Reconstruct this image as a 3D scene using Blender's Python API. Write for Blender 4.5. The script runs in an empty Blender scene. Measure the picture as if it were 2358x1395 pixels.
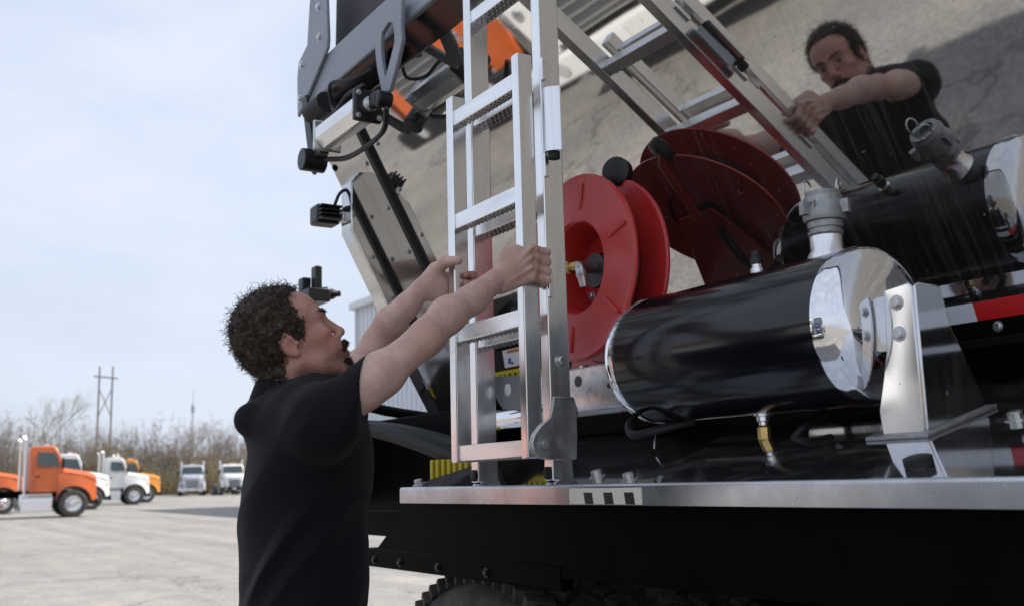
import bpy, bmesh, math, random
import numpy as np
from mathutils import Vector, Matrix

R = math.radians
sc = bpy.context.scene
col = sc.collection
random.seed(7)
rng = np.random.default_rng(7)

# ------------------------------------------------------------------ camera
cam = bpy.data.cameras.new('camera')
cam.sensor_width = 36.0
cam.lens = 36.0 * 2400.0 / 2358.0
cam.clip_start, cam.clip_end = 0.05, 3000.0
cam_o = bpy.data.objects.new('camera', cam)
col.objects.link(cam_o)
YAW, PITCH, ROLL = R(32.32), R(9.636), R(1.489)
_f0 = Vector((-math.cos(YAW), math.sin(YAW), 0)); _r0 = Vector((math.sin(YAW), math.cos(YAW), 0)); _z = Vector((0, 0, 1))
_f = _f0 * math.cos(PITCH) + _z * math.sin(PITCH)
_u = _z * math.cos(PITCH) - _f0 * math.sin(PITCH)
_r = _r0 * math.cos(ROLL) - _u * math.sin(ROLL)
_u = _u * math.cos(ROLL) + _r0 * math.sin(ROLL)
m = Matrix((_r, _u, -_f)).transposed().to_4x4()
m.translation = Vector((0, 0, 1.25))
cam_o.matrix_world = m
cam.dof.use_dof = True
cam.dof.focus_distance = 2.2
cam.dof.aperture_fstop = 5.6
sc.camera = cam_o

# ------------------------------------------------------------------ sky and sun
SUN_EL, SUN_AZ = R(45), R(8)          # sun stands behind the truck (+Y), a little towards +X
w = bpy.data.worlds.new('World'); sc.world = w; w.use_nodes = True
nt = w.node_tree; nt.nodes.clear()
def N(nt, t, **k):
    n = nt.nodes.new(t)
    for a, b in k.items():
        if a == 'op': n.operation = b
        else: setattr(n, a, b)
    return n
out = N(nt, 'ShaderNodeOutputWorld'); bg = N(nt, 'ShaderNodeBackground')
sky = N(nt, 'ShaderNodeTexSky', sky_type='NISHITA', sun_disc=False, sun_elevation=SUN_EL, sun_rotation=SUN_AZ,
        air_density=1.0, dust_density=3.5, ozone_density=1.0, altitude=100.0)
tc = N(nt, 'ShaderNodeTexCoord')
mp = N(nt, 'ShaderNodeMapping'); mp.inputs['Scale'].default_value = (1.0, 1.6, 3.2); mp.inputs['Rotation'].default_value = (0.1, 0.2, 0.6)
nz = N(nt, 'ShaderNodeTexNoise'); nz.inputs['Scale'].default_value = 2.3; nz.inputs['Detail'].default_value = 7; nz.inputs['Roughness'].default_value = 0.55; nz.inputs['Distortion'].default_value = 0.3
cr = N(nt, 'ShaderNodeValToRGB'); cr.color_ramp.elements[0].position = 0.40; cr.color_ramp.elements[1].position = 0.68
cr.color_ramp.elements[0].color = (0.66,) * 3 + (1,); cr.color_ramp.elements[1].color = (0.90,) * 3 + (1,)
mx = N(nt, 'ShaderNodeMix', data_type='RGBA'); mx.inputs['B'].default_value = (5.25, 5.75, 6.75, 1)   # thin bright haze and cirrus
nt.links.new(tc.outputs['Generated'], mp.inputs['Vector']); nt.links.new(mp.outputs['Vector'], nz.inputs['Vector'])
nt.links.new(nz.outputs['Fac'], cr.inputs['Fac']); nt.links.new(cr.outputs['Color'], mx.inputs['Factor'])
nt.links.new(sky.outputs['Color'], mx.inputs['A']); nt.links.new(mx.outputs['Result'], bg.inputs['Color'])
bg.inputs['Strength'].default_value = 0.1
nt.links.new(bg.outputs['Background'], out.inputs['Surface'])
sun = bpy.data.lights.new('sun', 'SUN'); sun.energy = 3.9; sun.angle = R(0.6); sun.color = (1.0, 0.95, 0.88)
sun_o = bpy.data.objects.new('sun', sun); col.objects.link(sun_o)
to_sun = Vector((math.sin(SUN_AZ) * math.cos(SUN_EL), math.cos(SUN_AZ) * math.cos(SUN_EL), math.sin(SUN_EL)))
sun_o.rotation_euler = to_sun.to_track_quat('Z', 'Y').to_euler(); sun_o.location = (0, 20, 30)
sc.view_settings.view_transform = 'Standard'; sc.view_settings.look = 'None'
sc.view_settings.exposure = 0.66; sc.view_settings.gamma = 1.0
sc.render.engine = 'CYCLES'
sc.cycles.use_denoising = True
sc.cycles.max_bounces = 10; sc.cycles.glossy_bounces = 6; sc.cycles.diffuse_bounces = 3
sc.cycles.sample_clamp_indirect = 6.0

# ------------------------------------------------------------------ materials
MATS = {}
def mat(name, color, rough=0.5, metal=0.0, coat=0.0, noise=0.0, nscale=30.0, bump=0.0, bscale=200.0, rvar=0.0, spec=0.5,
        dirt=None, dirt_amt=0.0, dscale=4.0, stretch=(1, 1, 1), sub=0.0, attr=None, trans=0.0, emit=None):
    mt = bpy.data.materials.new(name); mt.use_nodes = True
    t = mt.node_tree; b = t.nodes['Principled BSDF']; L = t.links.new
    b.inputs['Base Color'].default_value = (*color, 1); b.inputs['Roughness'].default_value = rough
    b.inputs['Metallic'].default_value = metal; b.inputs['Coat Weight'].default_value = coat; b.inputs['Coat Roughness'].default_value = 0.06
    b.inputs['Specular IOR Level'].default_value = spec
    b.inputs['Transmission Weight'].default_value = trans
    if sub: b.inputs['Subsurface Weight'].default_value = sub; b.inputs['Subsurface Radius'].default_value = (0.012, 0.005, 0.003)
    if emit: b.inputs['Emission Color'].default_value = (*emit[0], 1); b.inputs['Emission Strength'].default_value = emit[1]
    tcn = N(t, 'ShaderNodeTexCoord'); mpn = N(t, 'ShaderNodeMapping'); mpn.inputs['Scale'].default_value = stretch
    L(tcn.outputs['Object'], mpn.inputs['Vector'])
    def nzn(s, d=5, r=0.55):
        n = N(t, 'ShaderNodeTexNoise'); n.inputs['Scale'].default_value = s; n.inputs['Detail'].default_value = d; n.inputs['Roughness'].default_value = r
        L(mpn.outputs['Vector'], n.inputs['Vector']); return n
    src = None
    if attr:
        a = N(t, 'ShaderNodeAttribute'); a.attribute_name = attr; src = a.outputs['Color']
    if noise:
        n = nzn(nscale); mxx = N(t, 'ShaderNodeMix', data_type='RGBA', blend_type='MULTIPLY')
        rr = N(t, 'ShaderNodeMapRange'); rr.inputs['From Min'].default_value = 0.25; rr.inputs['From Max'].default_value = 0.75
        rr.inputs['To Min'].default_value = 1 - noise; rr.inputs['To Max'].default_value = 1 + noise * 0.6
        L(n.outputs['Fac'], rr.inputs['Value'])
        if src: L(src, mxx.inputs['A'])
        else: mxx.inputs['A'].default_value = (*color, 1)
        mxx.inputs['Factor'].default_value = 1.0
        L(rr.outputs['Result'], mxx.inputs['B']); src = mxx.outputs['Result']
    if dirt:
        n = nzn(dscale, 8, 0.65); cc = N(t, 'ShaderNodeValToRGB'); cc.color_ramp.elements[0].position = 0.45; cc.color_ramp.elements[1].position = 0.75
        cc.color_ramp.elements[1].color = (dirt_amt,) * 3 + (1,)
        L(n.outputs['Fac'], cc.inputs['Fac']); mxx = N(t, 'ShaderNodeMix', data_type='RGBA')
        L(cc.outputs['Color'], mxx.inputs['Factor'])
        if src: L(src, mxx.inputs['A'])
        else: mxx.inputs['A'].default_value = (*color, 1)
        mxx.inputs['B'].default_value = (*dirt, 1); src = mxx.outputs['Result']
        if metal > 0.5:
            mm = N(t, 'ShaderNodeMath', op='SUBTRACT'); mm.inputs[0].default_value = metal; L(cc.outputs['Color'], mm.inputs[1]); L(mm.outputs[0], b.inputs['Metallic'])
    if src: L(src, b.inputs['Base Color'])
    if rvar:
        n = nzn(nscale * 0.6); rr = N(t, 'ShaderNodeMapRange'); rr.inputs['From Min'].default_value = 0.3; rr.inputs['From Max'].default_value = 0.7
        rr.inputs['To Min'].default_value = max(0.01, rough - rvar); rr.inputs['To Max'].default_value = rough + rvar
        L(n.outputs['Fac'], rr.inputs['Value']); L(rr.outputs['Result'], b.inputs['Roughness'])
    if bump:
        n = nzn(bscale, 4); bb = N(t, 'ShaderNodeBump'); bb.inputs['Strength'].default_value = bump; bb.inputs['Distance'].default_value = 0.01
        L(n.outputs['Fac'], bb.inputs['Height']); L(bb.outputs['Normal'], b.inputs['Normal'])
    MATS[name] = mt
    return mt

# polished stainless sheet: mirror with faint waviness, fine vertical rain streaks and specks of dried dirt
def mirror_mat(name, base, rough, streak, axis_scale):
    mt = mat(name, base, rough, 1.0); t = mt.node_tree; b = t.nodes['Principled BSDF']; L = t.links.new
    tcn = N(t, 'ShaderNodeTexCoord'); mpn = N(t, 'ShaderNodeMapping'); mpn.inputs['Scale'].default_value = axis_scale; L(tcn.outputs['Object'], mpn.inputs['Vector'])
    n1 = N(t, 'ShaderNodeTexNoise'); n1.inputs['Scale'].default_value = 1.0; n1.inputs['Detail'].default_value = 6; L(mpn.outputs['Vector'], n1.inputs['Vector'])
    n2 = N(t, 'ShaderNodeTexNoise'); n2.inputs['Scale'].default_value = 90; n2.inputs['Detail'].default_value = 3; L(tcn.outputs['Object'], n2.inputs['Vector'])
    n3 = N(t, 'ShaderNodeTexNoise'); n3.inputs['Scale'].default_value = 2.2; n3.inputs['Detail'].default_value = 2; L(tcn.outputs['Object'], n3.inputs['Vector'])
    r1 = N(t, 'ShaderNodeMapRange'); r1.inputs['From Min'].default_value = 0.48; r1.inputs['From Max'].default_value = 0.8; r1.inputs['To Max'].default_value = streak; L(n1.outputs['Fac'], r1.inputs['Value'])
    r2 = N(t, 'ShaderNodeMapRange'); r2.inputs['From Min'].default_value = 0.70; r2.inputs['From Max'].default_value = 0.76; r2.inputs['To Max'].default_value = 0.5; L(n2.outputs['Fac'], r2.inputs['Value'])
    ad = N(t, 'ShaderNodeMath', op='ADD', use_clamp=True); L(r1.outputs['Result'], ad.inputs[0]); L(r2.outputs['Result'], ad.inputs[1])
    a2 = N(t, 'ShaderNodeMath', op='ADD', use_clamp=True); a2.inputs[1].default_value = 0.035; L(ad.outputs[0], a2.inputs[0])
    dd = N(t, 'ShaderNodeBsdfDiffuse'); dd.inputs['Color'].default_value = (0.30, 0.28, 0.26, 1)
    ms = N(t, 'ShaderNodeMixShader'); L(a2.outputs[0], ms.inputs['Fac']); L(b.outputs['BSDF'], ms.inputs[1]); L(dd.outputs['BSDF'], ms.inputs[2])
    L(ms.outputs['Shader'], t.nodes['Material Output'].inputs['Surface'])
    bb = N(t, 'ShaderNodeBump'); bb.inputs['Strength'].default_value = 0.05; bb.inputs['Distance'].default_value = 0.02; L(n3.outputs['Fac'], bb.inputs['Height']); L(bb.outputs['Normal'], b.inputs['Normal'])
    return mt
mirror_mat('stainless', (0.50, 0.495, 0.485), 0.030, 0.11, (130, 5, 5))
mirror_mat('stainless_fender', (0.56, 0.57, 0.60), 0.05, 0.12, (20, 20, 20))
mirror_mat('stainless_bracket', (0.66, 0.66, 0.67), 0.07, 0.12, (60, 60, 6))
mat('trim', (0.52, 0.53, 0.55), 0.27, 1.0, noise=0.15, nscale=14, rvar=0.05, dirt=(0.16, 0.155, 0.15), dirt_amt=0.35, dscale=9)
mat('aluminium', (0.88, 0.88, 0.87), 0.24, 1.0, noise=0.06, nscale=60, rvar=0.06, bump=0.015, bscale=200, stretch=(1, 1, 0.12), dirt=(0.30, 0.28, 0.26), dirt_amt=0.16, dscale=18)
mat('aluminium_rung', (0.90, 0.90, 0.89), 0.30, 1.0, noise=0.12, nscale=40, rvar=0.08, bump=0.02, bscale=200, stretch=(0.15, 1, 1), dirt=(0.30, 0.28, 0.26), dirt_amt=0.16, dscale=18)
mat('polished', (0.80, 0.80, 0.81), 0.05, 1.0, rvar=0.03, nscale=20)
mat('zinc', (0.62, 0.62, 0.62), 0.32, 1.0, noise=0.25, nscale=40, rvar=0.1, dirt=(0.30, 0.28, 0.26), dirt_amt=0.3, dscale=12)
mat('cast', (0.36, 0.36, 0.36), 0.48, 0.85, noise=0.3, nscale=60, bump=0.2, bscale=300)
mat('brass', (0.62, 0.43, 0.16), 0.33, 1.0, noise=0.2, nscale=60)
mat('tank_black', (0.004, 0.005, 0.008), 0.17, 0.0, coat=0.15, rvar=0.04, nscale=8, spec=0.4, dirt=(0.03, 0.03, 0.03), dirt_amt=0.08, dscale=60)
mat('black_paint', (0.0022, 0.0022, 0.0024), 0.5, noise=0.3, nscale=12, spec=0.025, dirt=(0.012, 0.010, 0.009), dirt_amt=0.22, dscale=7)
mat('black_gloss', (0.006, 0.006, 0.007), 0.22, spec=0.25)
mat('black_plastic', (0.007, 0.007, 0.008), 0.42, noise=0.2, nscale=50)
mat('rubber', (0.007, 0.007, 0.007), 0.6, noise=0.3, nscale=40)
mat('tyre', (0.065, 0.061, 0.056), 0.85, noise=0.4, nscale=18, bump=0.3, bscale=80, dirt=(0.18, 0.165, 0.14), dirt_amt=0.6, dscale=9)
mat('slate_paint', (0.23, 0.252, 0.29), 0.36, noise=0.12, nscale=9, dirt=(0.13, 0.13, 0.13), dirt_amt=0.18, dscale=16, bump=0.03, bscale=120)
mat('tarp', (0.050, 0.045, 0.055), 0.75, noise=0.2, nscale=20, bump=0.15, bscale=150)
mat('reel_red', (0.50, 0.026, 0.026), 0.28, noise=0.10, nscale=14, rvar=0.07, dirt=(0.25, 0.10, 0.08), dirt_amt=0.25, dscale=26)
mat('hose', (0.05, 0.008, 0.010), 0.5)
mat('tape_red', (0.50, 0.010, 0.012), 0.25)
mat('tape_white', (0.60, 0.62, 0.66), 0.25)
mat('decal_yellow', (0.62, 0.50, 0.02), 0.4)
mat('decal_white', (0.75, 0.75, 0.77), 0.4)
mat('edge_cream', (0.70, 0.66, 0.56), 0.35)
mat('decal_orange', (0.60, 0.16, 0.04), 0.4)
mat('decal_blue', (0.06, 0.13, 0.42), 0.4)
mat('decal_black', (0.02, 0.02, 0.02), 0.4)
mat('yellow_plastic', (0.50, 0.40, 0.01), 0.5, noise=0.2, nscale=20)

# ------------------------------------------------------------------ mesh helpers
class MB:
    def __init__(s): s.v = []; s.f = []
    def add(s, vs, fs):
        o = len(s.v); s.v += [tuple(p) for p in vs]; s.f += [tuple(i + o for i in f) for f in fs]; return s
    def box(s, c, size, M=None):
        hx, hy, hz = size[0] / 2, size[1] / 2, size[2] / 2
        vs = [Vector((x, y, z)) for x in (-hx, hx) for y in (-hy, hy) for z in (-hz, hz)]
        if M is not None: vs = [M @ p for p in vs]
        return s.add([Vector(c) + p for p in vs], [(0, 1, 3, 2), (4, 6, 7, 5), (0, 4, 5, 1), (2, 3, 7, 6), (0, 2, 6, 4), (1, 5, 7, 3)])
    def bb(s, a, b): return s.box([(x + y) / 2 for x, y in zip(a, b)], [abs(y - x) for x, y in zip(a, b)])
    def hull8(s, q0, q1):        # two matching quads
        return s.add(list(q0) + list(q1), [(3, 2, 1, 0), (4, 5, 6, 7)] + [(i, (i + 1) % 4, (i + 1) % 4 + 4, i + 4) for i in range(4)])
    def prism(s, poly, ax, a, b):
        def P(p, t):
            q = list(p); q.insert('XYZ'.index(ax), t); return q
        n = len(poly)
        return s.add([P(p, a) for p in poly] + [P(p, b) for p in poly],
                     [tuple(range(n))[::-1], tuple(range(n, 2 * n))] + [(i, (i + 1) % n, (i + 1) % n + n, i + n) for i in range(n)])
    def lathe(s, prof, o, ax, n=32, caps=True):   # prof: (distance along axis, radius)
        ax = Vector(ax).normalized(); e = ax.orthogonal().normalized(); g = ax.cross(e); o = Vector(o)
        vs = []; fs = []
        for t, r in prof:
            for i in range(n):
                a = 2 * math.pi * i / n; vs.append(o + ax * t + (e * math.cos(a) + g * math.sin(a)) * r)
        for j in range(len(prof) - 1):
            for i in range(n): fs.append((j * n + i, j * n + (i + 1) % n, (j + 1) * n + (i + 1) % n, (j + 1) * n + i))
        if caps: fs += [tuple(range(n))[::-1], tuple(range((len(prof) - 1) * n, len(prof) * n))]
        return s.add(vs, fs)
    def cyl(s, p0, p1, r0, r1=None, n=16):
        p0, p1 = Vector(p0), Vector(p1); L = (p1 - p0).length
        return s.lathe([(0, r0), (L, r0 if r1 is None else r1)], p0, p1 - p0, n)
    def tube(s, pts, r, n=8, closed=False):
        pts = [Vector(p) for p in pts]; m_ = len(pts); rr = r if isinstance(r, (list, tuple)) else [r] * m_
        up = None; vs = []
        for i, p in enumerate(pts):
            a = pts[(i - 1) % m_] if (i > 0 or closed) else p; b = pts[(i + 1) % m_] if (i < m_ - 1 or closed) else p
            d = (b - a).normalized()
            if up is None: up = d.orthogonal().normalized()
            up = (up - d * up.dot(d)).normalized(); g = d.cross(up)
            for k in range(n):
                t = 2 * math.pi * k / n; vs.append(p + (up * math.cos(t) + g * math.sin(t)) * rr[i])
        fs = []
        for j in range(m_ if closed else m_ - 1):
            for k in range(n): fs.append((j * n + k, j * n + (k + 1) % n, ((j + 1) % m_) * n + (k + 1) % n, ((j + 1) % m_) * n + k))
        if not closed: fs += [tuple(range(n))[::-1], tuple(range((m_ - 1) * n, m_ * n))]
        return s.add(vs, fs)
    def build(s, name, material, parent=None, bevel=0.0, smooth=40, fix=True):
        off = Vector((0, 0, 0)); p = parent
        while p is not None: off += p.location; p = p.parent
        me = bpy.data.meshes.new(name)
        me.from_pydata([tuple(Vector(v) - off) for v in s.v], [], s.f)
        if fix:
            bm = bmesh.new(); bm.from_mesh(me); bmesh.ops.recalc_face_normals(bm, faces=bm.faces); bm.to_mesh(me); bm.free()
        if smooth:
            me.polygons.foreach_set('use_smooth', [True] * len(me.polygons)); me.set_sharp_from_angle(angle=R(smooth))
        if material: me.materials.append(MATS[material])
        o = bpy.data.objects.new(name, me); col.objects.link(o)
        if parent is not None: o.parent = parent
        if bevel:
            b = o.modifiers.new('bevel', 'BEVEL'); b.width = bevel; b.segments = 2; b.limit_method = 'ANGLE'; b.angle_limit = R(50)
        return o
def curve(pts, k=6):       # Catmull-Rom through points
    P = [Vector(p) for p in pts]; P = [2 * P[0] - P[1]] + P + [2 * P[-1] - P[-2]]; o = []
    for i in range(1, len(P) - 2):
        for j in range(k):
            t = j / k; a, b, c, d = P[i - 1:i + 3]
            o.append(0.5 * (2 * b + (c - a) * t + (2 * a - 5 * b + 4 * c - d) * t * t + (3 * b - a - 3 * c + d) * t ** 3))
    return o + [P[-2]]
def tag(o, label, cat=None, group=None, kind=None):
    if label: o['label'] = label
    if cat: o['category'] = cat
    if group: o['group'] = group
    if kind: o['kind'] = kind
    return o
def empty(name, loc=(0, 0, 0), rz=0.0):
    o = bpy.data.objects.new(name, None); o.empty_display_size = 0.2; o.location = loc; o.rotation_euler = (0, 0, rz); col.objects.link(o); return o
def copy_tree(o, parent=None):
    c = o.copy(); col.objects.link(c); c.parent = parent
    for ch in o.children: copy_tree(ch, c)
    return c
def bolt(parent, p, ax, r=0.008, h=0.006, material='zinc', name='bolt'):
    b = MB(); ax = Vector(ax).normalized()
    b.lathe([(0, r * 1.5), (0.0015, r * 1.5), (0.0016, r), (h, r), (h + 0.0012, r * 0.8)], p, ax, 10)
    return b.build(name, material, parent, smooth=30)
# ------------------------------------------------------------------ ground
def ground_z(x): return 0.0065 * max(0.0, -x - 4.0) if x > -140 else 0.0065 * 136
gm = bpy.data.materials.new('gravelled_asphalt'); gm.use_nodes = True; MATS['ground'] = gm
t = gm.node_tree; b = t.nodes['Principled BSDF']; L = t.links.new; b.inputs['Roughness'].default_value = 0.9; b.inputs['Specular IOR Level'].default_value = 0.25
tcn = N(t, 'ShaderNodeTexCoord')
def gn(s, d=6, r=0.6):
    n = N(t, 'ShaderNodeTexNoise'); n.inputs['Scale'].default_value = s; n.inputs['Detail'].default_value = d; n.inputs['Roughness'].default_value = r
    L(tcn.outputs['Object'], n.inputs['Vector']); return n
n1, n2, n3 = gn(0.35, 7, 0.62), gn(28, 4, 0.6), gn(1.6, 6, 0.65)
vo = N(t, 'ShaderNodeTexVoronoi'); vo.inputs['Scale'].default_value = 55; L(tcn.outputs['Object'], vo.inputs['Vector'])
c1 = N(t, 'ShaderNodeValToRGB'); e = c1.color_ramp.elements
e[0].position = 0.3; e[0].color = (0.25, 0.247, 0.244, 1); e[1].position = 0.72; e[1].color = (0.36, 0.342, 0.320, 1)
L(n1.outputs['Fac'], c1.inputs['Fac'])
c2 = N(t, 'ShaderNodeValToRGB'); e = c2.color_ramp.elements
e[0].position = 0.35; e[0].color = (0.22, 0.215, 0.21, 1); e[1].position = 0.66; e[1].color = (0.40, 0.358, 0.30, 1)
L(n3.outputs['Fac'], c2.inputs['Fac'])
m1 = N(t, 'ShaderNodeMix', data_type='RGBA'); m1.inputs['Factor'].default_value = 0.45; L(c1.outputs['Color'], m1.inputs['A']); L(c2.outputs['Color'], m1.inputs['B'])
vr = N(t, 'ShaderNodeMapRange'); vr.inputs['To Min'].default_value = 0.55; vr.inputs['To Max'].default_value = 1.35; L(vo.outputs['Color'], vr.inputs['Value'])
m2 = N(t, 'ShaderNodeMix', data_type='RGBA', blend_type='MULTIPLY'); m2.inputs['Factor'].default_value = 0.6; L(m1.outputs['Result'], m2.inputs['A']); L(vr.outputs['Result'], m2.inputs['B'])
nr = N(t, 'ShaderNodeMapRange'); nr.inputs['From Min'].default_value = 0.3; nr.inputs['From Max'].default_value = 0.7; nr.inputs['To Min'].default_value = 0.75; nr.inputs['To Max'].default_value = 1.2; L(n2.outputs['Fac'], nr.inputs['Value'])
m3 = N(t, 'ShaderNodeMix', data_type='RGBA', blend_type='MULTIPLY'); m3.inputs['Factor'].default_value = 0.8; L(m2.outputs['Result'], m3.inputs['A']); L(nr.outputs['Result'], m3.inputs['B'])
vc = N(t, 'ShaderNodeTexVoronoi', feature='DISTANCE_TO_EDGE'); vc.inputs['Scale'].default_value = 0.30
nd = gn(1.2, 4); vm = N(t, 'ShaderNodeVectorMath', operation='ADD'); vs_ = N(t, 'ShaderNodeVectorMath', operation='SCALE'); vs_.inputs['Scale'].default_value = 1.6
L(nd.outputs['Color'], vs_.inputs[0]); L(tcn.outputs['Object'], vm.inputs[0]); L(vs_.outputs['Vector'], vm.inputs[1]); L(vm.outputs['Vector'], vc.inputs['Vector'])
ck = N(t, 'ShaderNodeMapRange'); ck.inputs['From Max'].default_value = 0.012; ck.inputs['To Min'].default_value = 0.55; ck.inputs['To Max'].default_value = 1.0; L(vc.outputs['Distance'], ck.inputs['Value'])
mpt = N(t, 'ShaderNodeMapping'); mpt.inputs['Scale'].default_value = (0.05, 1.3, 1); mpt.inputs['Rotation'].default_value = (0, 0, 0.35); L(tcn.outputs['Object'], mpt.inputs['Vector'])
nt_ = N(t, 'ShaderNodeTexNoise'); nt_.inputs['Scale'].default_value = 1.0; nt_.inputs['Detail'].default_value = 5; L(mpt.outputs['Vector'], nt_.inputs['Vector'])
tk_ = N(t, 'ShaderNodeMapRange'); tk_.inputs['From Min'].default_value = 0.35; tk_.inputs['From Max'].default_value = 0.62; tk_.inputs['To Min'].default_value = 0.84; tk_.inputs['To Max'].default_value = 1.08; L(nt_.outputs['Fac'], tk_.inputs['Value'])
mm_ = N(t, 'ShaderNodeMath', op='MULTIPLY'); L(ck.outputs['Result'], mm_.inputs[0]); L(tk_.outputs['Result'], mm_.inputs[1])
m4 = N(t, 'ShaderNodeMix', data_type='RGBA', blend_type='MULTIPLY'); m4.inputs['Factor'].default_value = 1.0; L(m3.outputs['Result'], m4.inputs['A']); L(mm_.outputs[0], m4.inputs['B'])
L(m4.outputs['Result'], b.inputs['Base Color'])
bb = N(t, 'ShaderNodeBump'); bb.inputs['Strength'].default_value = 0.5; bb.inputs['Distance'].default_value = 0.012; L(vo.outputs['Distance'], bb.inputs['Height']); L(bb.outputs['Normal'], b.inputs['Normal'])
g = MB(); xs = [900, 200, 60, 20, 6, 0, -4, -20, -60, -100, -140, -400, -1200]; ys = [-900, -200, -40, 0, 40, 200, 900]
g.add([(x, y, ground_z(x)) for x in xs for y in ys], [(i * 7 + j, i * 7 + j + 1, i * 7 + j + 8, i * 7 + j + 7) for i in range(12) for j in range(6)])
tag(g.build('ground', 'ground', smooth=0), None, kind='structure')

# ------------------------------------------------------------------ the spreader truck (side at Y = 1.15 .. 1.8, runs along X)
TH = R(28.5); TT = math.tan(TH)
def wy(z): return 1.785 - (z - 1.5) * TT            # hopper side: leans outwards towards the top
WN = Vector((0, -math.cos(TH), -math.sin(TH)))      # its outward normal
WS = Vector((0, -math.sin(TH), math.cos(TH)))       # up along the slope
def wp(x, z, off=0.0): return Vector((x, wy(z), z)) + WN * off
XE, XR, YC = -3.25, 1.9, 2.40
truck = tag(empty('spreader_truck', (-0.8, YC, 0)), 'parked spreader truck with mirror polished stainless hopper and dark slate top rail', 'truck')
S = lambda: MB()
# hopper: mirror side in one sheet, far side, ends, floor
hw = S().hull8([wp(XE, 1.475), wp(XR, 1.475), wp(XR, 2.515), wp(XE, 2.515)], [wp(XE, 1.475, -0.004), wp(XR, 1.475, -0.004), wp(XR, 2.515, -0.004), wp(XE, 2.515, -0.004)]).build('hopper_side', 'stainless', truck, smooth=0)
my = lambda p: Vector((p[0], 2 * YC - p[1], p[2]))
S().hull8([my(wp(XE, 1.475)), my(wp(XR, 1.475)), my(wp(XR, 2.515)), my(wp(XE, 2.515))], [my(wp(XE, 1.475, -0.004)), my(wp(XR, 1.475, -0.004)), my(wp(XR, 2.515, -0.004)), my(wp(XE, 2.515, -0.004))]).build('hopper_side', 'stainless', truck, smooth=0)
for x in (XE + 0.03, XR - 0.03):
    S().prism([(wy(1.475) + 0.006, 1.475), (my((0, wy(1.475), 0))[1] - 0.006, 1.475), (my((0, wy(2.51), 0))[1] - 0.006, 2.51), (wy(2.51) + 0.006, 2.51)], 'X', x - 0.004, x + 0.004).build('hopper_end', 'stainless', truck, smooth=0)
# seam bar and rows of fixings on the hopper side
sb = S(); e = 0.010
sb.hull8([wp(-2.975, 1.70, 0.001), wp(-2.945, 1.70, 0.001), wp(-2.945, 2.415, 0.001), wp(-2.975, 2.415, 0.001)], [wp(-2.972, 1.70, 0.014), wp(-2.948, 1.70, 0.014), wp(-2.948, 2.415, 0.014), wp(-2.972, 2.415, 0.014)])
sb.build('seam_bar', 'rubber', hw)
for z in (1.72, 1.86, 2.0, 2.14, 2.28):
    bolt(hw, wp(-3.02, z, 0.001), WN, 0.006, 0.005); bolt(hw, wp(-2.90, z + 0.03, 0.001), WN, 0.006, 0.005)
for z in (1.62, 1.80, 2.32): bolt(hw, wp(XE + 0.02, z, 0.001), WN, 0.008, 0.006, 'black_paint')
# decals on the lower hopper side
d = S().hull8([wp(-2.86, 1.545, 0.0005), wp(-2.60, 1.545, 0.0005), wp(-2.60, 1.592, 0.0005), wp(-2.86, 1.592, 0.0005)], [wp(-2.86, 1.545, 0.0015), wp(-2.60, 1.545, 0.0015), wp(-2.60, 1.592, 0.0015), wp(-2.86, 1.592, 0.0015)]).build('warning_decal', 'decal_yellow', hw, smooth=0)
k = S()
for i in range(8):
    x = -2.84 + i * 0.03; k.hull8([wp(x, 1.565, 0.0018), wp(x + 0.014, 1.565, 0.0018), wp(x + 0.014, 1.583, 0.0018), wp(x, 1.583, 0.0018)], [wp(x, 1.565, 0.0022), wp(x + 0.014, 1.565, 0.0022), wp(x + 0.014, 1.583, 0.0022), wp(x, 1.583, 0.0022)])
k.build('decal_print', 'decal_black', d, smooth=0)
def wquad(pts, o): return [wp(x, z, o) for x, z in pts]
q = [(-2.785, 1.600), (-2.66, 1.600), (-2.63, 1.650), (-2.755, 1.650)]
d = S().hull8(wquad(q, 0.0005), wquad(q, 0.0015)).build('safety_label', 'decal_white', hw, smooth=0)
q = [(-2.735, 1.640), (-2.65, 1.640), (-2.645, 1.648), (-2.73, 1.648)]; S().hull8(wquad(q, 0.0018), wquad(q, 0.0022)).build('label_stripe', 'decal_orange', d, smooth=0)
for q in ([(-2.755, 1.612), (-2.742, 1.610), (-2.725, 1.625), (-2.738, 1.628)], [(-2.742, 1.607), (-2.728, 1.607), (-2.722, 1.614), (-2.736, 1.614)]):
    S().hull8(wquad(q, 0.0018), wquad(q, 0.0022)).build('label_emblem', 'decal_blue', d, smooth=0)
# corner rib standing proud of the hopper's far end
rib = S().prism([(wy(2.275) + 0.004, 2.275), (1.337, 2.236), (1.337, 2.070), (1.481 + 0.11, 1.797 - 0.205), (1.690, 1.420), (wy(1.48) + 0.01, 1.42), (wy(1.60) + 0.004, 1.60)], 'X', -3.17, -3.085).build('corner_rib', 'stainless_bracket', truck, 0.004, smooth=30)
for z in (1.49, 1.45): bolt(rib, (-3.083, 1.70 - (z - 1.45) * 0.3 + 0.02, z), (1, 0, 0), 0.012, 0.008, 'black_paint')
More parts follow.
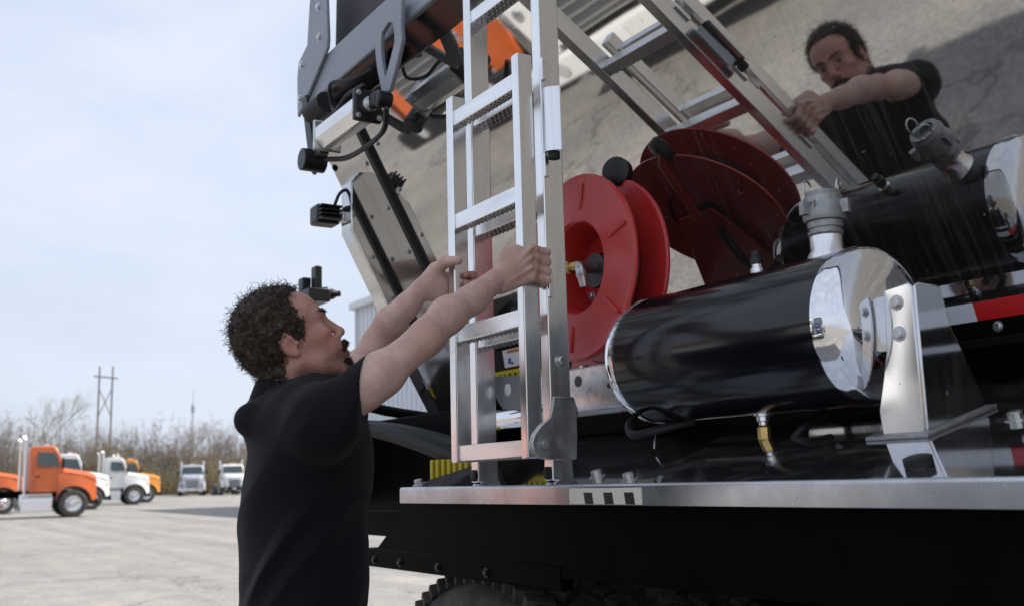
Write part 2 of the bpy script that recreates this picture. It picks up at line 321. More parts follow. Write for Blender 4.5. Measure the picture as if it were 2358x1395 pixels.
# sill under the hopper with reflective tape
sill = S().bb((XE, 1.757, 1.487), (XR, 1.80, 1.572)).build('sill', 'black_paint', truck, 0.002)
S().bb((XE, 1.80, 1.30), (XR, 3.0, 1.48)).build('chassis_box', 'black_paint', truck)
x = -1.165; i = 0
while x < XR - 0.3:      # towards the front of the body
    S().hull8([(x - 0.004, 1.7565, 1.564), (x + 0.006, 1.7565, 1.519), (x + 0.306, 1.7565, 1.519), (x + 0.296, 1.7565, 1.564)], [(x - 0.004, 1.7555, 1.564), (x + 0.006, 1.7555, 1.519), (x + 0.306, 1.7555, 1.519), (x + 0.296, 1.7555, 1.564)]).build('reflective_tape', ('tape_red', 'tape_white')[i % 2], sill, smooth=0); x += 0.3; i += 1
x = -1.465; i = 1
while x > -2.2:
    wd = 0.155 if i == 1 else 0.3
    if i == 1: x = -1.165 - wd
    S().hull8([(x - 0.004, 1.7565, 1.564), (x + 0.006, 1.7565, 1.519), (x + wd + 0.006, 1.7565, 1.519), (x + wd - 0.004, 1.7565, 1.564)], [(x - 0.004, 1.7555, 1.564), (x + 0.006, 1.7555, 1.519), (x + wd + 0.006, 1.7555, 1.519), (x + wd - 0.004, 1.7555, 1.564)]).build('reflective_tape', ('tape_red', 'tape_white')[i % 2], sill, smooth=0); x -= 0.3; i += 1
for x in (-1.55, -1.12, -0.72, -0.3): bolt(sill, (x, 1.757, 1.504), (0, -1, 0), 0.007, 0.005)
S().hull8([wp(XE + 0.1, 2.437, 0.001), wp(XR, 2.437, 0.001), wp(XR, 2.53, 0.001), wp(XE + 0.1, 2.53, 0.001)], [wp(XE + 0.1, 2.437, 0.008), wp(XR, 2.437, 0.008), wp(XR, 2.53, 0.008), wp(XE + 0.1, 2.53, 0.008)]).build('rail_band', 'black_gloss', truck, smooth=0)
# top rail, end plate and tarp housing
rail = S().bb((-3.23, 1.215, 2.503), (XR, 1.30, 2.624)).build('top_rail', 'slate_paint', truck, 0.006)
S().bb((-3.23, 4.8 - 1.30, 2.503), (XR, 4.8 - 1.215, 2.624)).build('top_rail', 'slate_paint', truck, 0.006)
ep = S().prism([(-3.228, 2.478), (-3.17, 2.505), (-2.967, 2.628), (-2.962, 2.66), (-2.985, 2.90), (-3.10, 2.92), (-3.125, 2.84), (-3.145, 2.705), (-3.222, 2.672), (-3.235, 2.62)], 'Y', 1.202, 1.213).build('end_plate', 'slate_paint', truck, 0.003)
for x, z in ((-3.045, 2.80), (-3.035, 2.69), (-3.19, 2.65), (-3.205, 2.535)): bolt(ep, (x, 1.202, z), (0, -1, 0), 0.010, 0.006)
tp = S(); prof = [(1.285, 2.62), (1.29, 2.93), (1.40, 2.955), (1.9, 3.02), (2.4, 3.05), (2.9, 3.02), (3.4, 2.955), (3.51, 2.93), (3.515, 2.62)]
tp.prism(prof, 'X', -3.10, XR - 0.05).build('tarp_housing', 'tarp', truck, smooth=20)
# actuator cylinder slung under the rail
cyl = S(); c0 = Vector((-2.83, 1.15, 2.283)); c1_ = Vector((-2.555, 1.15, 2.283))
pr = []
for a in range(8): pr.append((1.15 + 0.045 * math.cos(math.pi / 8 + a * math.pi / 4), 2.283 + 0.045 * math.sin(math.pi / 8 + a * math.pi / 4)))
actu = cyl.prism(pr, 'X', c0.x, c1_.x).build('actuator', 'aluminium_rung', truck, 0.006)
S().box((-2.544, 1.15, 2.283), (0.022, 0.084, 0.090)).build('cylinder_head', 'black_plastic', actu, 0.006)
S().box((-2.836, 1.15, 2.283), (0.012, 0.088, 0.092)).build('end_cap', 'zinc', actu, 0.004)
for yy in (-0.031, 0.031):
    for zz in (-0.033, 0.033): bolt(actu, (-2.533, 1.15 + yy, 2.283 + zz), (1, 0, 0), 0.0055, 0.006, 'zinc')
S().lathe([(0, 0.022), (0.012, 0.022), (0.02, 0.015), (0.035, 0.014)], (-2.533, 1.15, 2.283), (1, 0, 0), 16).build('rod_gland', 'zinc', actu)
cv = S(); cv.box((-2.485, 1.155, 2.283), (0.045, 0.038, 0.038)); cv.lathe([(-0.022, 0.023), (0.022, 0.023)], (-2.462, 1.16, 2.278), (0, 1, 0), 18)
cv.build('clevis', 'black_plastic', actu, 0.005)
lk = S(); lk.prism([(-3.11, 2.50), (-3.07, 2.50), (-2.99, 2.275), (-2.965, 2.225), (-3.005, 2.212), (-3.03, 2.24)], 'Y', 1.17, 1.182)
lk.lathe([(0, 0.035), (0.075, 0.035)], (-2.945, 1.11, 2.238), (0, 1, 0), 18); lk.box((-2.90, 1.15, 2.250), (0.09, 0.030, 0.026))
lk.build('rear_link', 'black_plastic', actu, 0.003)
S().lathe([(0, 0.034), (0.10, 0.034)], (-2.99, 1.16, 2.405), (0.95, 0.1, 0.1), 18).build('link_bush', 'rubber', actu)
# hanger with a slot
lp = S()
outer = [(-2.572, 2.520), (-2.57, 2.46), (-2.556, 2.40), (-2.527, 2.325), (-2.478, 2.312), (-2.43, 2.375), (-2.398, 2.432), (-2.403, 2.475), (-2.398, 2.555), (-2.455, 2.565)]
inner = [(-2.527, 2.500), (-2.532, 2.46), (-2.526, 2.42), (-2.509, 2.365), (-2.500, 2.365), (-2.468, 2.408), (-2.445, 2.442), (-2.447, 2.475), (-2.458, 2.505), (-2.485, 2.515)]
n = 10; y0, y1 = 1.186, 1.199
lp.add([(x, y0, z) for x, z in outer] + [(x, y0, z) for x, z in inner] + [(x, y1, z) for x, z in outer] + [(x, y1, z) for x, z in inner],
       [f for i in range(n) for j in ((i + 1) % n,) for f in ((i, j, n + j, n + i), (2 * n + j, 2 * n + i, 3 * n + i, 3 * n + j), (j, i, 2 * n + i, 2 * n + j), (n + i, n + j, 3 * n + j, 3 * n + i))])
lp.build('slotted_hanger', 'slate_paint', truck, 0.0025, smooth=30)
S().tube(curve([(-2.60, 1.19, 2.42), (-2.66, 1.15, 2.40), (-2.76, 1.13, 2.42), (-2.80, 1.15, 2.37), (-2.74, 1.14, 2.335), (-2.64, 1.13, 2.345), (-2.52, 1.13, 2.335)]), 0.006, 6).build('air_line', 'rubber', truck)
S().tube(curve([(-2.40, 1.14, 2.23), (-2.46, 1.16, 2.19), (-2.60, 1.17, 2.185), (-2.76, 1.18, 2.20), (-2.86, 1.16, 2.22)]), 0.008, 6).build('air_line', 'rubber', truck)
S().cyl((-2.95, 1.24, 2.455), (-2.55, 1.24, 2.455), 0.024).build('tarp_shaft', 'black_paint', truck)
# work lamp on the corner rib
lm = S().box((-3.19, 1.288, 2.135), (0.075, 0.085, 0.065)).build('work_lamp', 'black_plastic', truck, 0.010)
for i in range(4): S().box((-3.142, 1.288, 2.115 + i * 0.014), (0.03, 0.075, 0.006)).build('cooling_fin', 'black_plastic', lm, 0.001)
S().box((-3.13, 1.335, 2.12), (0.04, 0.035, 0.03)).build('lamp_bracket', 'zinc', lm, 0.003)
S().tube(curve([(-3.15, 1.30, 2.15), (-3.14, 1.32, 2.205), (-3.125, 1.345, 2.215), (-3.12, 1.345, 2.18)]), 0.006, 6).build('lamp_cable', 'rubber', lm)
# spinner chute fittings at the back
dv = S(); dv.box((-3.8, 1.50, 2.03), (0.05, 0.028, 0.13)); dv.box((-3.85, 1.47, 2.03), (0.05, 0.035, 0.05)); dv.box((-3.80, 1.49, 1.975), (0.12, 0.09, 0.05)); dv = dv.build('spray_head', 'black_plastic', truck, 0.004)
S().lathe([(0, 0.030), (0.025, 0.030), (0.030, 0.022), (0.045, 0.021), (0.06, 0.012), (0.075, 0.012)], (-3.8, 1.52, 1.985), (0.2, 0.98, 0.1), 16).build('nozzle', 'black_plastic', dv)
S().tube(curve([(-3.8, 1.48, 1.96), (-3.78, 1.44, 1.75), (-3.55, 1.55, 1.55), (-3.30, 1.85, 1.46)]), 0.02, 8).build('spray_arm', 'black_paint', truck)
# black rear frame, chute and hydraulics below the hopper end
S().prism([(1.18, 1.20), (1.18, 1.44), (1.30, 1.478), (1.75, 1.462), (3.2, 1.462), (3.2, 1.20)], 'X', -3.62, -3.36).build('rear_crossmember', 'black_paint', truck, 0.004)
S().bb((-3.52, 1.50, 1.08), (-2.5, 2.2, 1.46)).build('rear_chute', 'black_paint', truck, 0.004)
S().bb((-3.30, 1.34, 1.17), (-2.36, 1.37, 1.20)).build('light_bar', 'black_paint', truck, 0.004)
for i, (a, b_) in enumerate((((-3.3, 1.25, 1.47), (-2.42, 1.46, 1.27)), ((-3.3, 1.29, 1.44), (-2.45, 1.50, 1.31)))):
    m_ = (Vector(a) + Vector(b_)) / 2 + Vector((0, 0, 0.03)); S().tube(curve([a, m_, b_]), 0.024, 8).build('hydraulic_hose', 'rubber', truck)
yw = S()
for i in range(9): yw.box((-2.62 + i * 0.022, 1.40 + i * 0.006, 1.272), (0.014, 0.05, 0.08))
yw.build('hose_guard', 'yellow_plastic', truck, 0.003)
S().tube([(-3.3, 1.215, 1.415), (-3.3, 1.20, 1.44), (-3.3, 1.185, 1.42), (-3.3, 1.195, 1.385), (-3.3, 1.21, 1.385)], 0.004, 6, True).build('tow_ring', 'zinc', truck)
# stainless fender deck, sloping up towards the hopper
FS = 0.262; fz = lambda y: 1.238 + FS * (y - 1.16); FN = Vector((0, -FS, 1)).normalized(); FX0 = -2.353
deck = S().hull8([(FX0, 1.152, 1.236), (XR, 1.152, 1.236), (XR, 1.80, fz(1.80)), (FX0, 1.80, fz(1.80))], [(FX0, 1.152, 1.230), (XR, 1.152, 1.230), (XR, 1.80, fz(1.80) - 0.006), (FX0, 1.80, fz(1.80) - 0.006)]).build('fender_deck', 'stainless_fender', truck, smooth=0)
ed = S(); pf = [(1.150, 1.202), (1.150, 1.2335)] + [(1.1568 - 0.0068 * math.cos(R(a_)), 1.2335 + 0.0068 * math.sin(R(a_))) for a_ in range(12, 169, 12)] + [(1.166, 1.233), (1.158, 1.228), (1.158, 1.202)]
ed.prism(pf, 'X', FX0 - 0.004, XR).build('edge_trim', 'trim', deck, smooth=16)
dc = S().bb((-1.632, 1.1488, 1.2035), (-1.418, 1.1497, 1.2325)).build('edge_patch', 'edge_cream', deck, smooth=0)  # thin cream patch on the edge face, three dark blocks laid over it
for x in (-1.582, -1.522, -1.462): S().hull8([(x, 1.1484, 1.2040), (x + 0.026, 1.1484, 1.2040), (x + 0.022, 1.1484, 1.2245), (x - 0.004, 1.1484, 1.2245)], [(x, 1.1487, 1.2040), (x + 0.026, 1.1487, 1.2040), (x + 0.022, 1.1487, 1.2245), (x - 0.004, 1.1487, 1.2245)]).build('dark_block', 'decal_black', dc, smooth=0)
for x, y in ((-2.33, 1.19), (-1.63, 1.215), (-0.914, 1.222), (-0.927, 1.475), (-1.50, 1.19)): bolt(deck, (x, y, fz(y)), FN, 0.011, 0.012, 'zinc')
S().lathe([(0, 0.020), (0.012, 0.020), (0.014, 0.014)], (-0.914, 1.222, fz(1.222) + 0.001), FN, 14).build('rubber_stop', 'rubber', deck)
# black mud skirt and inner panels
sk = S().prism([(-2.345, 1.200), (XR, 1.200), (XR, 1.05), (-2.44, 1.05), (-2.585, 1.065), (-2.59, 1.025), (-2.595, 0.985)] if False else [(-2.345, 1.200), (XR, 1.200), (XR, 1.075), (-2.58, 1.06)], 'Y', 1.172, 1.178).build('mud_skirt', 'black_paint', truck)
lip = S().bb((-2.59, 1.170, 1.038), (-1.70, 1.20, 1.085)).build('skirt_lip', 'black_paint', truck, 0.003)
for x in (-2.55, -2.40, -2.20, -1.98): bolt(lip, (x, 1.170, 1.056), (0, -1, 0), 0.007, 0.005, 'black_plastic')
S().bb((-2.9, 1.88, 0.75), (XR, 1.90, 1.32)).build('frame_rail', 'black_paint', truck)
S().bb((-1.70, 1.183, 1.085), (XR, 1.20, 1.20)).build('fender_apron', 'black_paint', truck)
S().bb((-2.60, 1.60, 0.86), (-2.52, 1.61, 1.03)).build('mud_flap_bracket', 'zinc', truck)
# wheels
def wheel(x, y, z, r, wd, parent):
    tz = S(); pr = [(0.02, r * 0.60), (0.0, r * 0.66), (-0.005, r * 0.80), (0.005, r * 0.93), (0.03, r * 0.985), (0.05, r * 0.99), (wd - 0.05, r * 0.99), (wd - 0.03, r * 0.985), (wd - 0.005, r * 0.93), (wd + 0.005, r * 0.8), (wd, r * 0.66), (wd - 0.02, r * 0.6)]
    tz.lathe(pr, (x, y, z), (0, 1, 0), 64, caps=False)
    ty = tz.build('wheel', 'tyre', parent)
    tr = S()
    for i in range(72):
        a = 2 * math.pi * i / 72
        for s_, off in ((0.012, 0.0), (wd - 0.072, 0.5)):
            aa = a + off * 2 * math.pi / 72; M = Matrix.Rotation(-aa, 3, 'Y'); M2 = M @ Matrix.Rotation(0.35 if off else -0.35, 3, 'X')
            tr.box(Vector((x, y + s_ + 0.03, z)) + M @ Vector((r * 1.0, 0, 0)), (0.030, 0.065, r * 0.06), M2)
        if i % 2 == 0:
            aa = a + 0.02; M = Matrix.Rotation(-aa, 3, 'Y'); M2 = M @ Matrix.Rotation(0.6, 3, 'X')
            tr.box(Vector((x, y + wd / 2, z)) + M @ Vector((r * 1.0, 0, 0)), (0.026, 0.09, r * 0.10), M2)
    tr.build('tread_block', 'tyre', ty, smooth=0)
    rm = S(); rm.lathe([(0.03, r * 0.62), (0.05, r * 0.60), (0.09, r * 0.52), (0.10, r * 0.3), (0.05, r * 0.22), (0.04, 0.02)], (x, y, z), (0, 1, 0), 40, caps=False); rm.build('rim', 'zinc', ty)
for x, y in ((-2.16, 1.235), (-2.16, 1.575), (-0.80, 1.235), (-2.16, 4.8 - 1.235 - 0.28), (-0.80, 4.8 - 1.235 - 0.28)): wheel(x, y, 0.52, 0.512, 0.28, truck)
# reel and tank support channel
ch = S(); ch.prism([(1.405, 1.405), (1.405, 1.497), (1.409, 1.501), (1.66, 1.501), (1.66, 1.495), (1.413, 1.495), (1.413, 1.411), (1.46, 1.400), (1.46, 1.394), (1.412, 1.399)], 'X', -2.10, -1.74)
ch = ch.build('support_channel', 'zinc', truck, 0.002)
for x, z, r in ((-1.945, 1.470, 0.013), (-1.83, 1.478, 0.006), (-1.83, 1.450, 0.006), (-2.05, 1.470, 0.013)): S().lathe([(0, r), (0.0008, r)], (x, 1.4046, z), (0, -1, 0), 20).build('hole', 'decal_black', ch, smooth=0)
bolt(ch, (-1.86, 1.45, 1.501), (0, 0, 1), 0.012, 0.010); bolt(ch, (-1.98, 1.45, 1.501), (0, 0, 1), 0.012, 0.010)
dp = S(); dp.prism([(-2.150, 1.494), (-1.90, 1.478), (-1.90, 1.425), (-1.95, 1.400), (-2.02, 1.410), (-2.06, 1.447), (-2.150, 1.440)], 'Y', 1.245, 1.255); dp = dp.build('hinge_plate', 'slate_paint', truck, 0.002)
bolt(dp, (-2.114, 1.245, 1.466), (0, -1, 0), 0.010, 0.006, 'black_paint'); S().lathe([(0, 0.014), (0.0008, 0.014)], (-1.993, 1.2446, 1.451), (0, -1, 0), 20).build('hole', 'zinc', dp, smooth=0)
S().lathe([(0, 0.02), (0.01, 0.024), (0.3, 0.024), (0.31, 0.02)], (-2.14, 1.30, 1.392), (1, 0, 0), 20).build('grab_tube', 'polished', truck)
S().bb((-2.3, 1.60, fz(1.62)), (-1.85, 1.80, 1.44)).build('valve_box', 'black_paint', truck, 0.01)
S().tube(curve([(-1.80, 1.50, 1.40), (-1.78, 1.42, 1.365), (-1.72, 1.38, 1.337), (-1.66, 1.40, 1.345), (-1.62, 1.46, 1.36)]), 0.009, 8).build('air_line', 'rubber', truck)
S().tube(curve([(-1.40, 1.46, 1.30), (-1.36, 1.45, 1.30), (-1.33, 1.46, 1.33), (-1.33, 1.52, 1.355)]), 0.008, 8).build('air_line', 'rubber', truck)
S().tube(curve([(-1.62, 1.62, 1.66), (-1.72, 1.60, 1.60), (-1.80, 1.55, 1.62), (-1.84, 1.50, 1.70)]), 0.010, 8).build('air_line', 'rubber', truck)

# air tank: part of the truck with its own pieces
TY, TZ, TR, TX0, TX1 = 1.452, 1.494, 0.134, -1.712, -1.158
tank = S().lathe([(0, TR), (TX1 - TX0, TR)], (TX0, TY, TZ), (1, 0, 0), 72, caps=False).build('air_tank', 'tank_black', truck)
def dome(sgn, x):
    p = [(-0.011, TR + 0.0022), (0.002, TR + 0.0022), (0.010, TR - 0.001)]
    for i in range(1, 13):
        a = i / 12 * math.pi / 2; p.append((0.010 + 0.046 * math.sin(a), (TR - 0.001) * math.cos(a) + 0.0005))
    return S().lathe(p, (x, TY, TZ), (sgn, 0, 0), 72).build('tank_end', 'polished', tank, smooth=60)
dome(1, TX1); dome(-1, TX0)
cx, cz = -1.238, TZ + TR
nip = S().lathe([(-0.006, 0.036), (0.004, 0.034), (0.010, 0.029), (0.036, 0.029)], (cx, TY, cz), (0, 0, 1), 24).build('weld_boss', 'aluminium', tank)
cp = S(); cp.lathe([(0.034, 0.027), (0.040, 0.031), (0.045, 0.031), (0.046, 0.028), (0.050, 0.028), (0.051, 0.031), (0.062, 0.031), (0.064, 0.036), (0.070, 0.038), (0.082, 0.037), (0.088, 0.034), (0.108, 0.034), (0.112, 0.031), (0.118, 0.030), (0.118, 0.020), (0.106, 0.018)], (cx, TY, cz), (0, 0, 1), 32)
for a in (0.3, 2.4, 4.5): cp.box((cx + 0.037 * math.cos(a), TY + 0.037 * math.sin(a), cz + 0.086), (0.022, 0.014, 0.024), Matrix.Rotation(a, 3, 'Z'))
cp.box((cx - 0.01, TY - 0.034, cz + 0.097), (0.03, 0.004, 0.004)); cp.box((cx + 0.008, TY - 0.034, cz + 0.088), (0.004, 0.004, 0.02))
cp.build('hose_coupling', 'cast', tank, smooth=30)
for a, tl in ((0.9, 0.3), (3.6, -0.2)):
    c = Vector((cx + 0.026 * math.cos(a), TY + 0.026 * math.sin(a), cz + 0.128)); e1 = Vector((math.cos(a + 1.3), math.sin(a + 1.3), 0)); e2 = Vector((tl * 0.4, tl * 0.3, 1)).normalized()
    S().tube([c + e1 * 0.014 * math.cos(k_) + e2 * 0.016 * math.sin(k_) for k_ in [i * math.pi / 8 for i in range(16)]], 0.0022, 6, True).build('safety_clip', 'zinc', tank)
ft = S().lathe([(-0.003, 0.013), (0.010, 0.013), (0.011, 0.010), (0.018, 0.010)], (-1.41, TY, cz), (0, 0, 1), 14).build('fitting', 'aluminium', tank)
S().lathe([(0.018, 0.012), (0.032, 0.012), (0.034, 0.009), (0.044, 0.009)], (-1.41, TY, cz), (0, 0, 1), 14).build('push_connector', 'black_plastic', tank)
dr = S().lathe([(0, 0.018), (0.004, 0.018), (0.006, 0.013), (0.014, 0.013), (0.016, 0.009), (0.022, 0.009)], (-1.42, TY, TZ - TR + 0.002), (0, 0, -1), 14).build('drain_boss', 'aluminium', tank)
S().lathe([(0.022, 0.0095), (0.026, 0.012), (0.048, 0.012), (0.052, 0.009), (0.060, 0.008)], (-1.42, TY, TZ - TR + 0.002), (0, 0, -1), 6).build('drain_valve', 'brass', tank, smooth=20)
S().tube(curve([(-1.665, 1.40, 1.352), (-1.667, 1.395, 1.337), (-1.660, 1.385, 1.318), (-1.662, 1.385, 1.306)]), 0.0016, 5).build('pull_wire', 'zinc', tank)
# near tank bracket: bent stainless plate on a base
bk = S(); y_ = 1.402
pz = [(-1.088, 1.538), (-1.040, 1.543), (-1.034, 1.536), (-1.034, 1.300), (-1.112, 1.302), (-1.116, 1.345), (-1.104, 1.39), (-1.092, 1.44), (-1.089, 1.49)]
bk.prism(pz, 'Y', y_, y_ + 0.006)
bkt = bk.build('tank_bracket', 'stainless_bracket', truck, 0.0025, smooth=30)
sd = S().prism([(1.403, 1.537), (1.415, 1.543), (1.468, 1.541), (1.486, 1.478), (1.540, 1.388), (1.556, 1.36), (1.558, fz(1.558) + 0.004), (1.403, fz(1.403) + 0.004)], 'X', -1.0345, -1.0285).build('bracket_web', 'stainless_bracket', bkt, 0.003, smooth=30)
S().hull8([(-1.135, 1.386, fz(1.386)), (-1.018, 1.386, fz(1.386)), (-1.018, 1.572, fz(1.572)), (-1.135, 1.572, fz(1.572))], [(-1.135, 1.386, fz(1.386) + 0.007), (-1.018, 1.386, fz(1.386) + 0.007), (-1.018, 1.572, fz(1.572) + 0.007), (-1.135, 1.572, fz(1.572) + 0.007)]).build('base_plate', 'cast', bkt, 0.002)
for z in (1.514, 1.464): bolt(bkt, (-1.064, y_, z), (0, -1, 0), 0.0085, 0.007)
S().bb((-1.112, 1.4085, 1.44), (-1.085, 1.4125, 1.530)).build('mount_tab', 'stainless_bracket', bkt, 0.001)
# hose reel: part of the truck, discs face outwards (-Y)
RX, RZ, RY, RR = -1.885, 1.722, 1.365, 0.214
reel = empty('hose_reel', Vector((RX, RY, 0)) - truck.location); reel.parent = truck; col.objects.unlink(reel); col.objects.link(reel)
bpy.data.objects.remove(reel)
fl = S(); n = 72
pf = [(0.004, 0.104), (0.0, 0.108), (0.0, 0.112), (0.003, 0.150), (0.004, 0.196), (0.002, 0.208), (0.006, RR), (0.011, RR), (0.009, 0.208), (0.009, 0.112), (0.014, 0.1045), (0.09, 0.098), (0.092, 0.020), (0.089, 0.018), (0.088, 0.090), (0.010, 0.100)]
reel = S().lathe(pf + pf[:1], (RX, RY, RZ), (0, 1, 0), n, caps=False).build('hose_reel', 'reel_red', truck, smooth=35)
reel['label'] = 'red steel hose reel with its dished disc facing outwards'
S().lathe([(0.088, 0.10), (0.090, RR - 0.004), (0.093, RR), (0.098, RR), (0.099, 0.10)], (RX, RY, RZ), (0, 1, 0), n, caps=False).build('back_disc', 'reel_red', reel, smooth=35)
for i in range(6):
    a = R(20 + 60 * i); e1 = Vector((math.cos(a), 0, math.sin(a))); M = Matrix((e1, Vector((0, 1, 0)), e1.cross(Vector((0, 1, 0))))).transposed()
    S().box(Vector((RX, RY + 0.0015, RZ)) + e1 * 0.162, (0.062, 0.006, 0.010), M).build('disc_rib', 'reel_red', reel, 0.003)
hs = S()
for i in range(6): hs.lathe([(0.018 + i * 0.0125 - 0.006 * math.cos(k_ * math.pi / 4), 0.125 + 0.006 * math.sin(k_ * math.pi / 4)) for k_ in range(9)], (RX, RY, RZ), (0, 1, 0), 48, caps=False)
hs.build('wound_hose', 'hose', reel)
S().lathe([(0.045, 0.040), (0.095, 0.044)], (RX + 0.012, RY, RZ - 0.005), (0, 1, 0), 24).build('hub', 'black_plastic', reel)
S().tube(curve([(RX + 0.012, RY + 0.05, RZ), (RX + 0.012, RY + 0.01, RZ), (RX + 0.025, RY - 0.004, RZ - 0.004), (RX + 0.03, RY - 0.004, RZ - 0.022), (RX + 0.032, RY + 0.0, RZ - 0.05)]), [0.013] * 10 + [0.0125] * 8 + [0.015, 0.013, 0.011, 0.011, 0.010, 0.010, 0.009], 12).build('elbow_fitting', 'zinc', reel)
S().lathe([(0, 0.013), (0.008, 0.016), (0.016, 0.016), (0.018, 0.011), (0.045, 0.010)], (RX - 0.022, RY - 0.008, RZ + 0.002), (1, 0.15, 0), 12).build('swivel', 'brass', reel, smooth=25)
bolt(reel, (RX - 0.055, RY + 0.087, RZ - 0.05), (0, -1, 0), 0.008, 0.008)
S().hull8([(RX - 0.20, 1.478, 1.501), (RX + 0.10, 1.478, 1.501), (RX + 0.06, 1.478, RZ + 0.03), (RX - 0.06, 1.478, RZ + 0.03)], [(RX - 0.20, 1.486, 1.501), (RX + 0.10, 1.486, 1.501), (RX + 0.06, 1.486, RZ + 0.03), (RX - 0.06, 1.486, RZ + 0.03)]).build('reel_stand', 'reel_red', reel, 0.002)
hg = S(); hg.tube([(RX + 0.02, 1.50, RZ + 0.03), (RX + 0.05, 1.48, RZ + 0.20), (RX + 0.075, 1.46, RZ + 0.235)], 0.012, 8); hg.build('guide_arm', 'reel_red', reel)
S().lathe([(-0.016, 0.026), (-0.012, 0.034), (0.012, 0.034), (0.016, 0.026)], (RX + 0.055, 1.455, RZ + 0.222), (0.5, -1, 0), 20).build('guide_roller', 'black_plastic', reel)

# ------------------------------------------------------------------ ladders
def rail_box(lad, x0, x1, y0, y1, z0, z1):
    o = S().bb((x0, y0, z0), (x1, y1, z1)).build('rail', 'aluminium', lad, 0.0025); return o
def rung(lad, z, x0, x1, y0, y1, h=0.030):
    o = S().bb((x0 + 0.0005, y0, z - h / 2), (x1 - 0.0005, y1, z + h / 2)).build('rung', 'aluminium_rung', lad, 0.002)
    tt = S(); k_ = 14
    for i in range(k_):
        x = x0 + 0.02 + (x1 - x0 - 0.04) * i / (k_ - 1)
        for y in (y0 + 0.006, (y0 + y1) / 2, y1 - 0.006): tt.lathe([(0, 0.0035), (0.003, 0.0022)], (x, y, z - h / 2 - 0.0002), (0, 0, -1), 6)
    tt.build('grip_dimple', 'cast', o, smooth=0)
    return o
lad = tag(empty('access_ladder', (-1.89, 1.21, 1.246)), 'fixed aluminium ladder running from fender edge up the hopper side', 'ladder')
LY0, LY1, LX = 1.185, 1.236, -1.738
for x0, x1 in ((-2.063, -2.032), (-1.768, LX)):
    r_ = rail_box(lad, x0, x1, LY0, LY1, 1.2470, 2.68)
    S().lathe([(0, 0.0127), (0.004, 0.0132), (0.006, 0.0105)], ((x0 + x1) / 2, LY0, 1.2625), (0, -1, 0), 18).build('end_plug', 'rubber', r_)
for z in (1.563, 1.822, 2.087, 2.347): rung(lad, z, -2.032, -1.768, 1.189, 1.2275, 0.032)
for z in (1.367, 1.642, 1.897, 2.109): S().box((-1.7347, 1.1914, z), (0.006, 0.010, 0.05)).build('slide_clip', 'aluminium', lad, 0.001)
lt = S(); arc = [(LX + 0.053 * i / 10, 1.196 - 0.021 * math.sin(math.pi * i / 10)) for i in range(11)]
pts0 = [(x, y, 1.918) for x, y in arc]; pts1 = [(x, y, 2.056) for x, y in arc]; q0 = [(x, y + 0.004, 1.918) for x, y in arc]; q1 = [(x, y + 0.004, 2.056) for x, y in arc]
lt.add(pts0 + pts1 + q0 + q1, [f for i in range(10) for f in ((i, i + 1, 12 + i, 11 + i), (22 + i, 33 + i, 34 + i, 23 + i), (i, 22 + i, 23 + i, i + 1), (11 + i, 12 + i, 34 + i, 33 + i))] + [(0, 11, 33, 22), (10, 32, 43, 21)])
lt.build('latch_handle', 'polished', lad)
S().cyl((-1.712, 1.196, 1.905), (-1.712, 1.196, 1.920), 0.0127).build('latch_pin', 'rubber', lad)
P2 = [(1.236, 1.414), (1.187, 1.414), (1.183, 1.393), (1.177, 1.372), (1.155, 1.356), (1.1395, 1.340), (1.132, 1.322), (1.136, 1.303), (1.150, 1.291), (1.171, 1.288), (1.238, 1.288), (1.242, 1.335), (1.242, 1.398)]
pv = S().prism(P2, 'X', -1.7345, -1.728).build('pivot_plate', 'zinc', lad, 0.0015)
bolt(pv, (-1.728, 1.1585, 1.318), (1, 0, 0), 0.009, 0.008, 'cast'); bolt(lad, (LX, 1.2135, 1.4885), (1, 0, 0), 0.009, 0.008, 'zinc')
fold = tag(empty('folding_ladder', (-1.89, 1.13, 1.29)), 'folding aluminium ladder section held in both hands, swung up against the fixed ladder', 'ladder')
FY0, FY1 = 1.1257, 1.163
for x0, x1 in ((-2.048, -2.019), (-1.7595, -1.735)): rail_box(fold, x0, x1, FY0, FY1, 1.2915, 2.134)
for z in (2.079, 1.833, 1.574, 1.3115): rung(fold, z, -2.019, -1.7595, FY0 + 0.004, FY1 - 0.006, 0.036 if z > 1.4 else 0.034)
# ------------------------------------------------------------------ background: cab-and-chassis trucks
mat('paint_orange', (0.58, 0.120, 0.022), 0.3, coat=0.4, noise=0.05, nscale=3)
mat('paint_white', (0.74, 0.74, 0.73), 0.3, coat=0.4, noise=0.04, nscale=3)
mat('paint_amber', (0.62, 0.25, 0.02), 0.3, coat=0.4, noise=0.05, nscale=3)
mat('paint_navy', (0.010, 0.022, 0.060), 0.25, coat=0.5)
mat('paint_silver', (0.42, 0.45, 0.50), 0.3, coat=0.4, noise=0.05, nscale=3)
mat('glass', (0.05, 0.065, 0.07), 0.05, 0.0, coat=0.5)
mat('chrome', (0.80, 0.80, 0.80), 0.10, 1.0)
mat('lamp_glass', (0.75, 0.77, 0.80), 0.08, 0.6, coat=0.5)
mat('lamp_amber', (0.75, 0.22, 0.02), 0.2, coat=0.4)
mat('grille', (0.16, 0.17, 0.18), 0.4, 0.7)
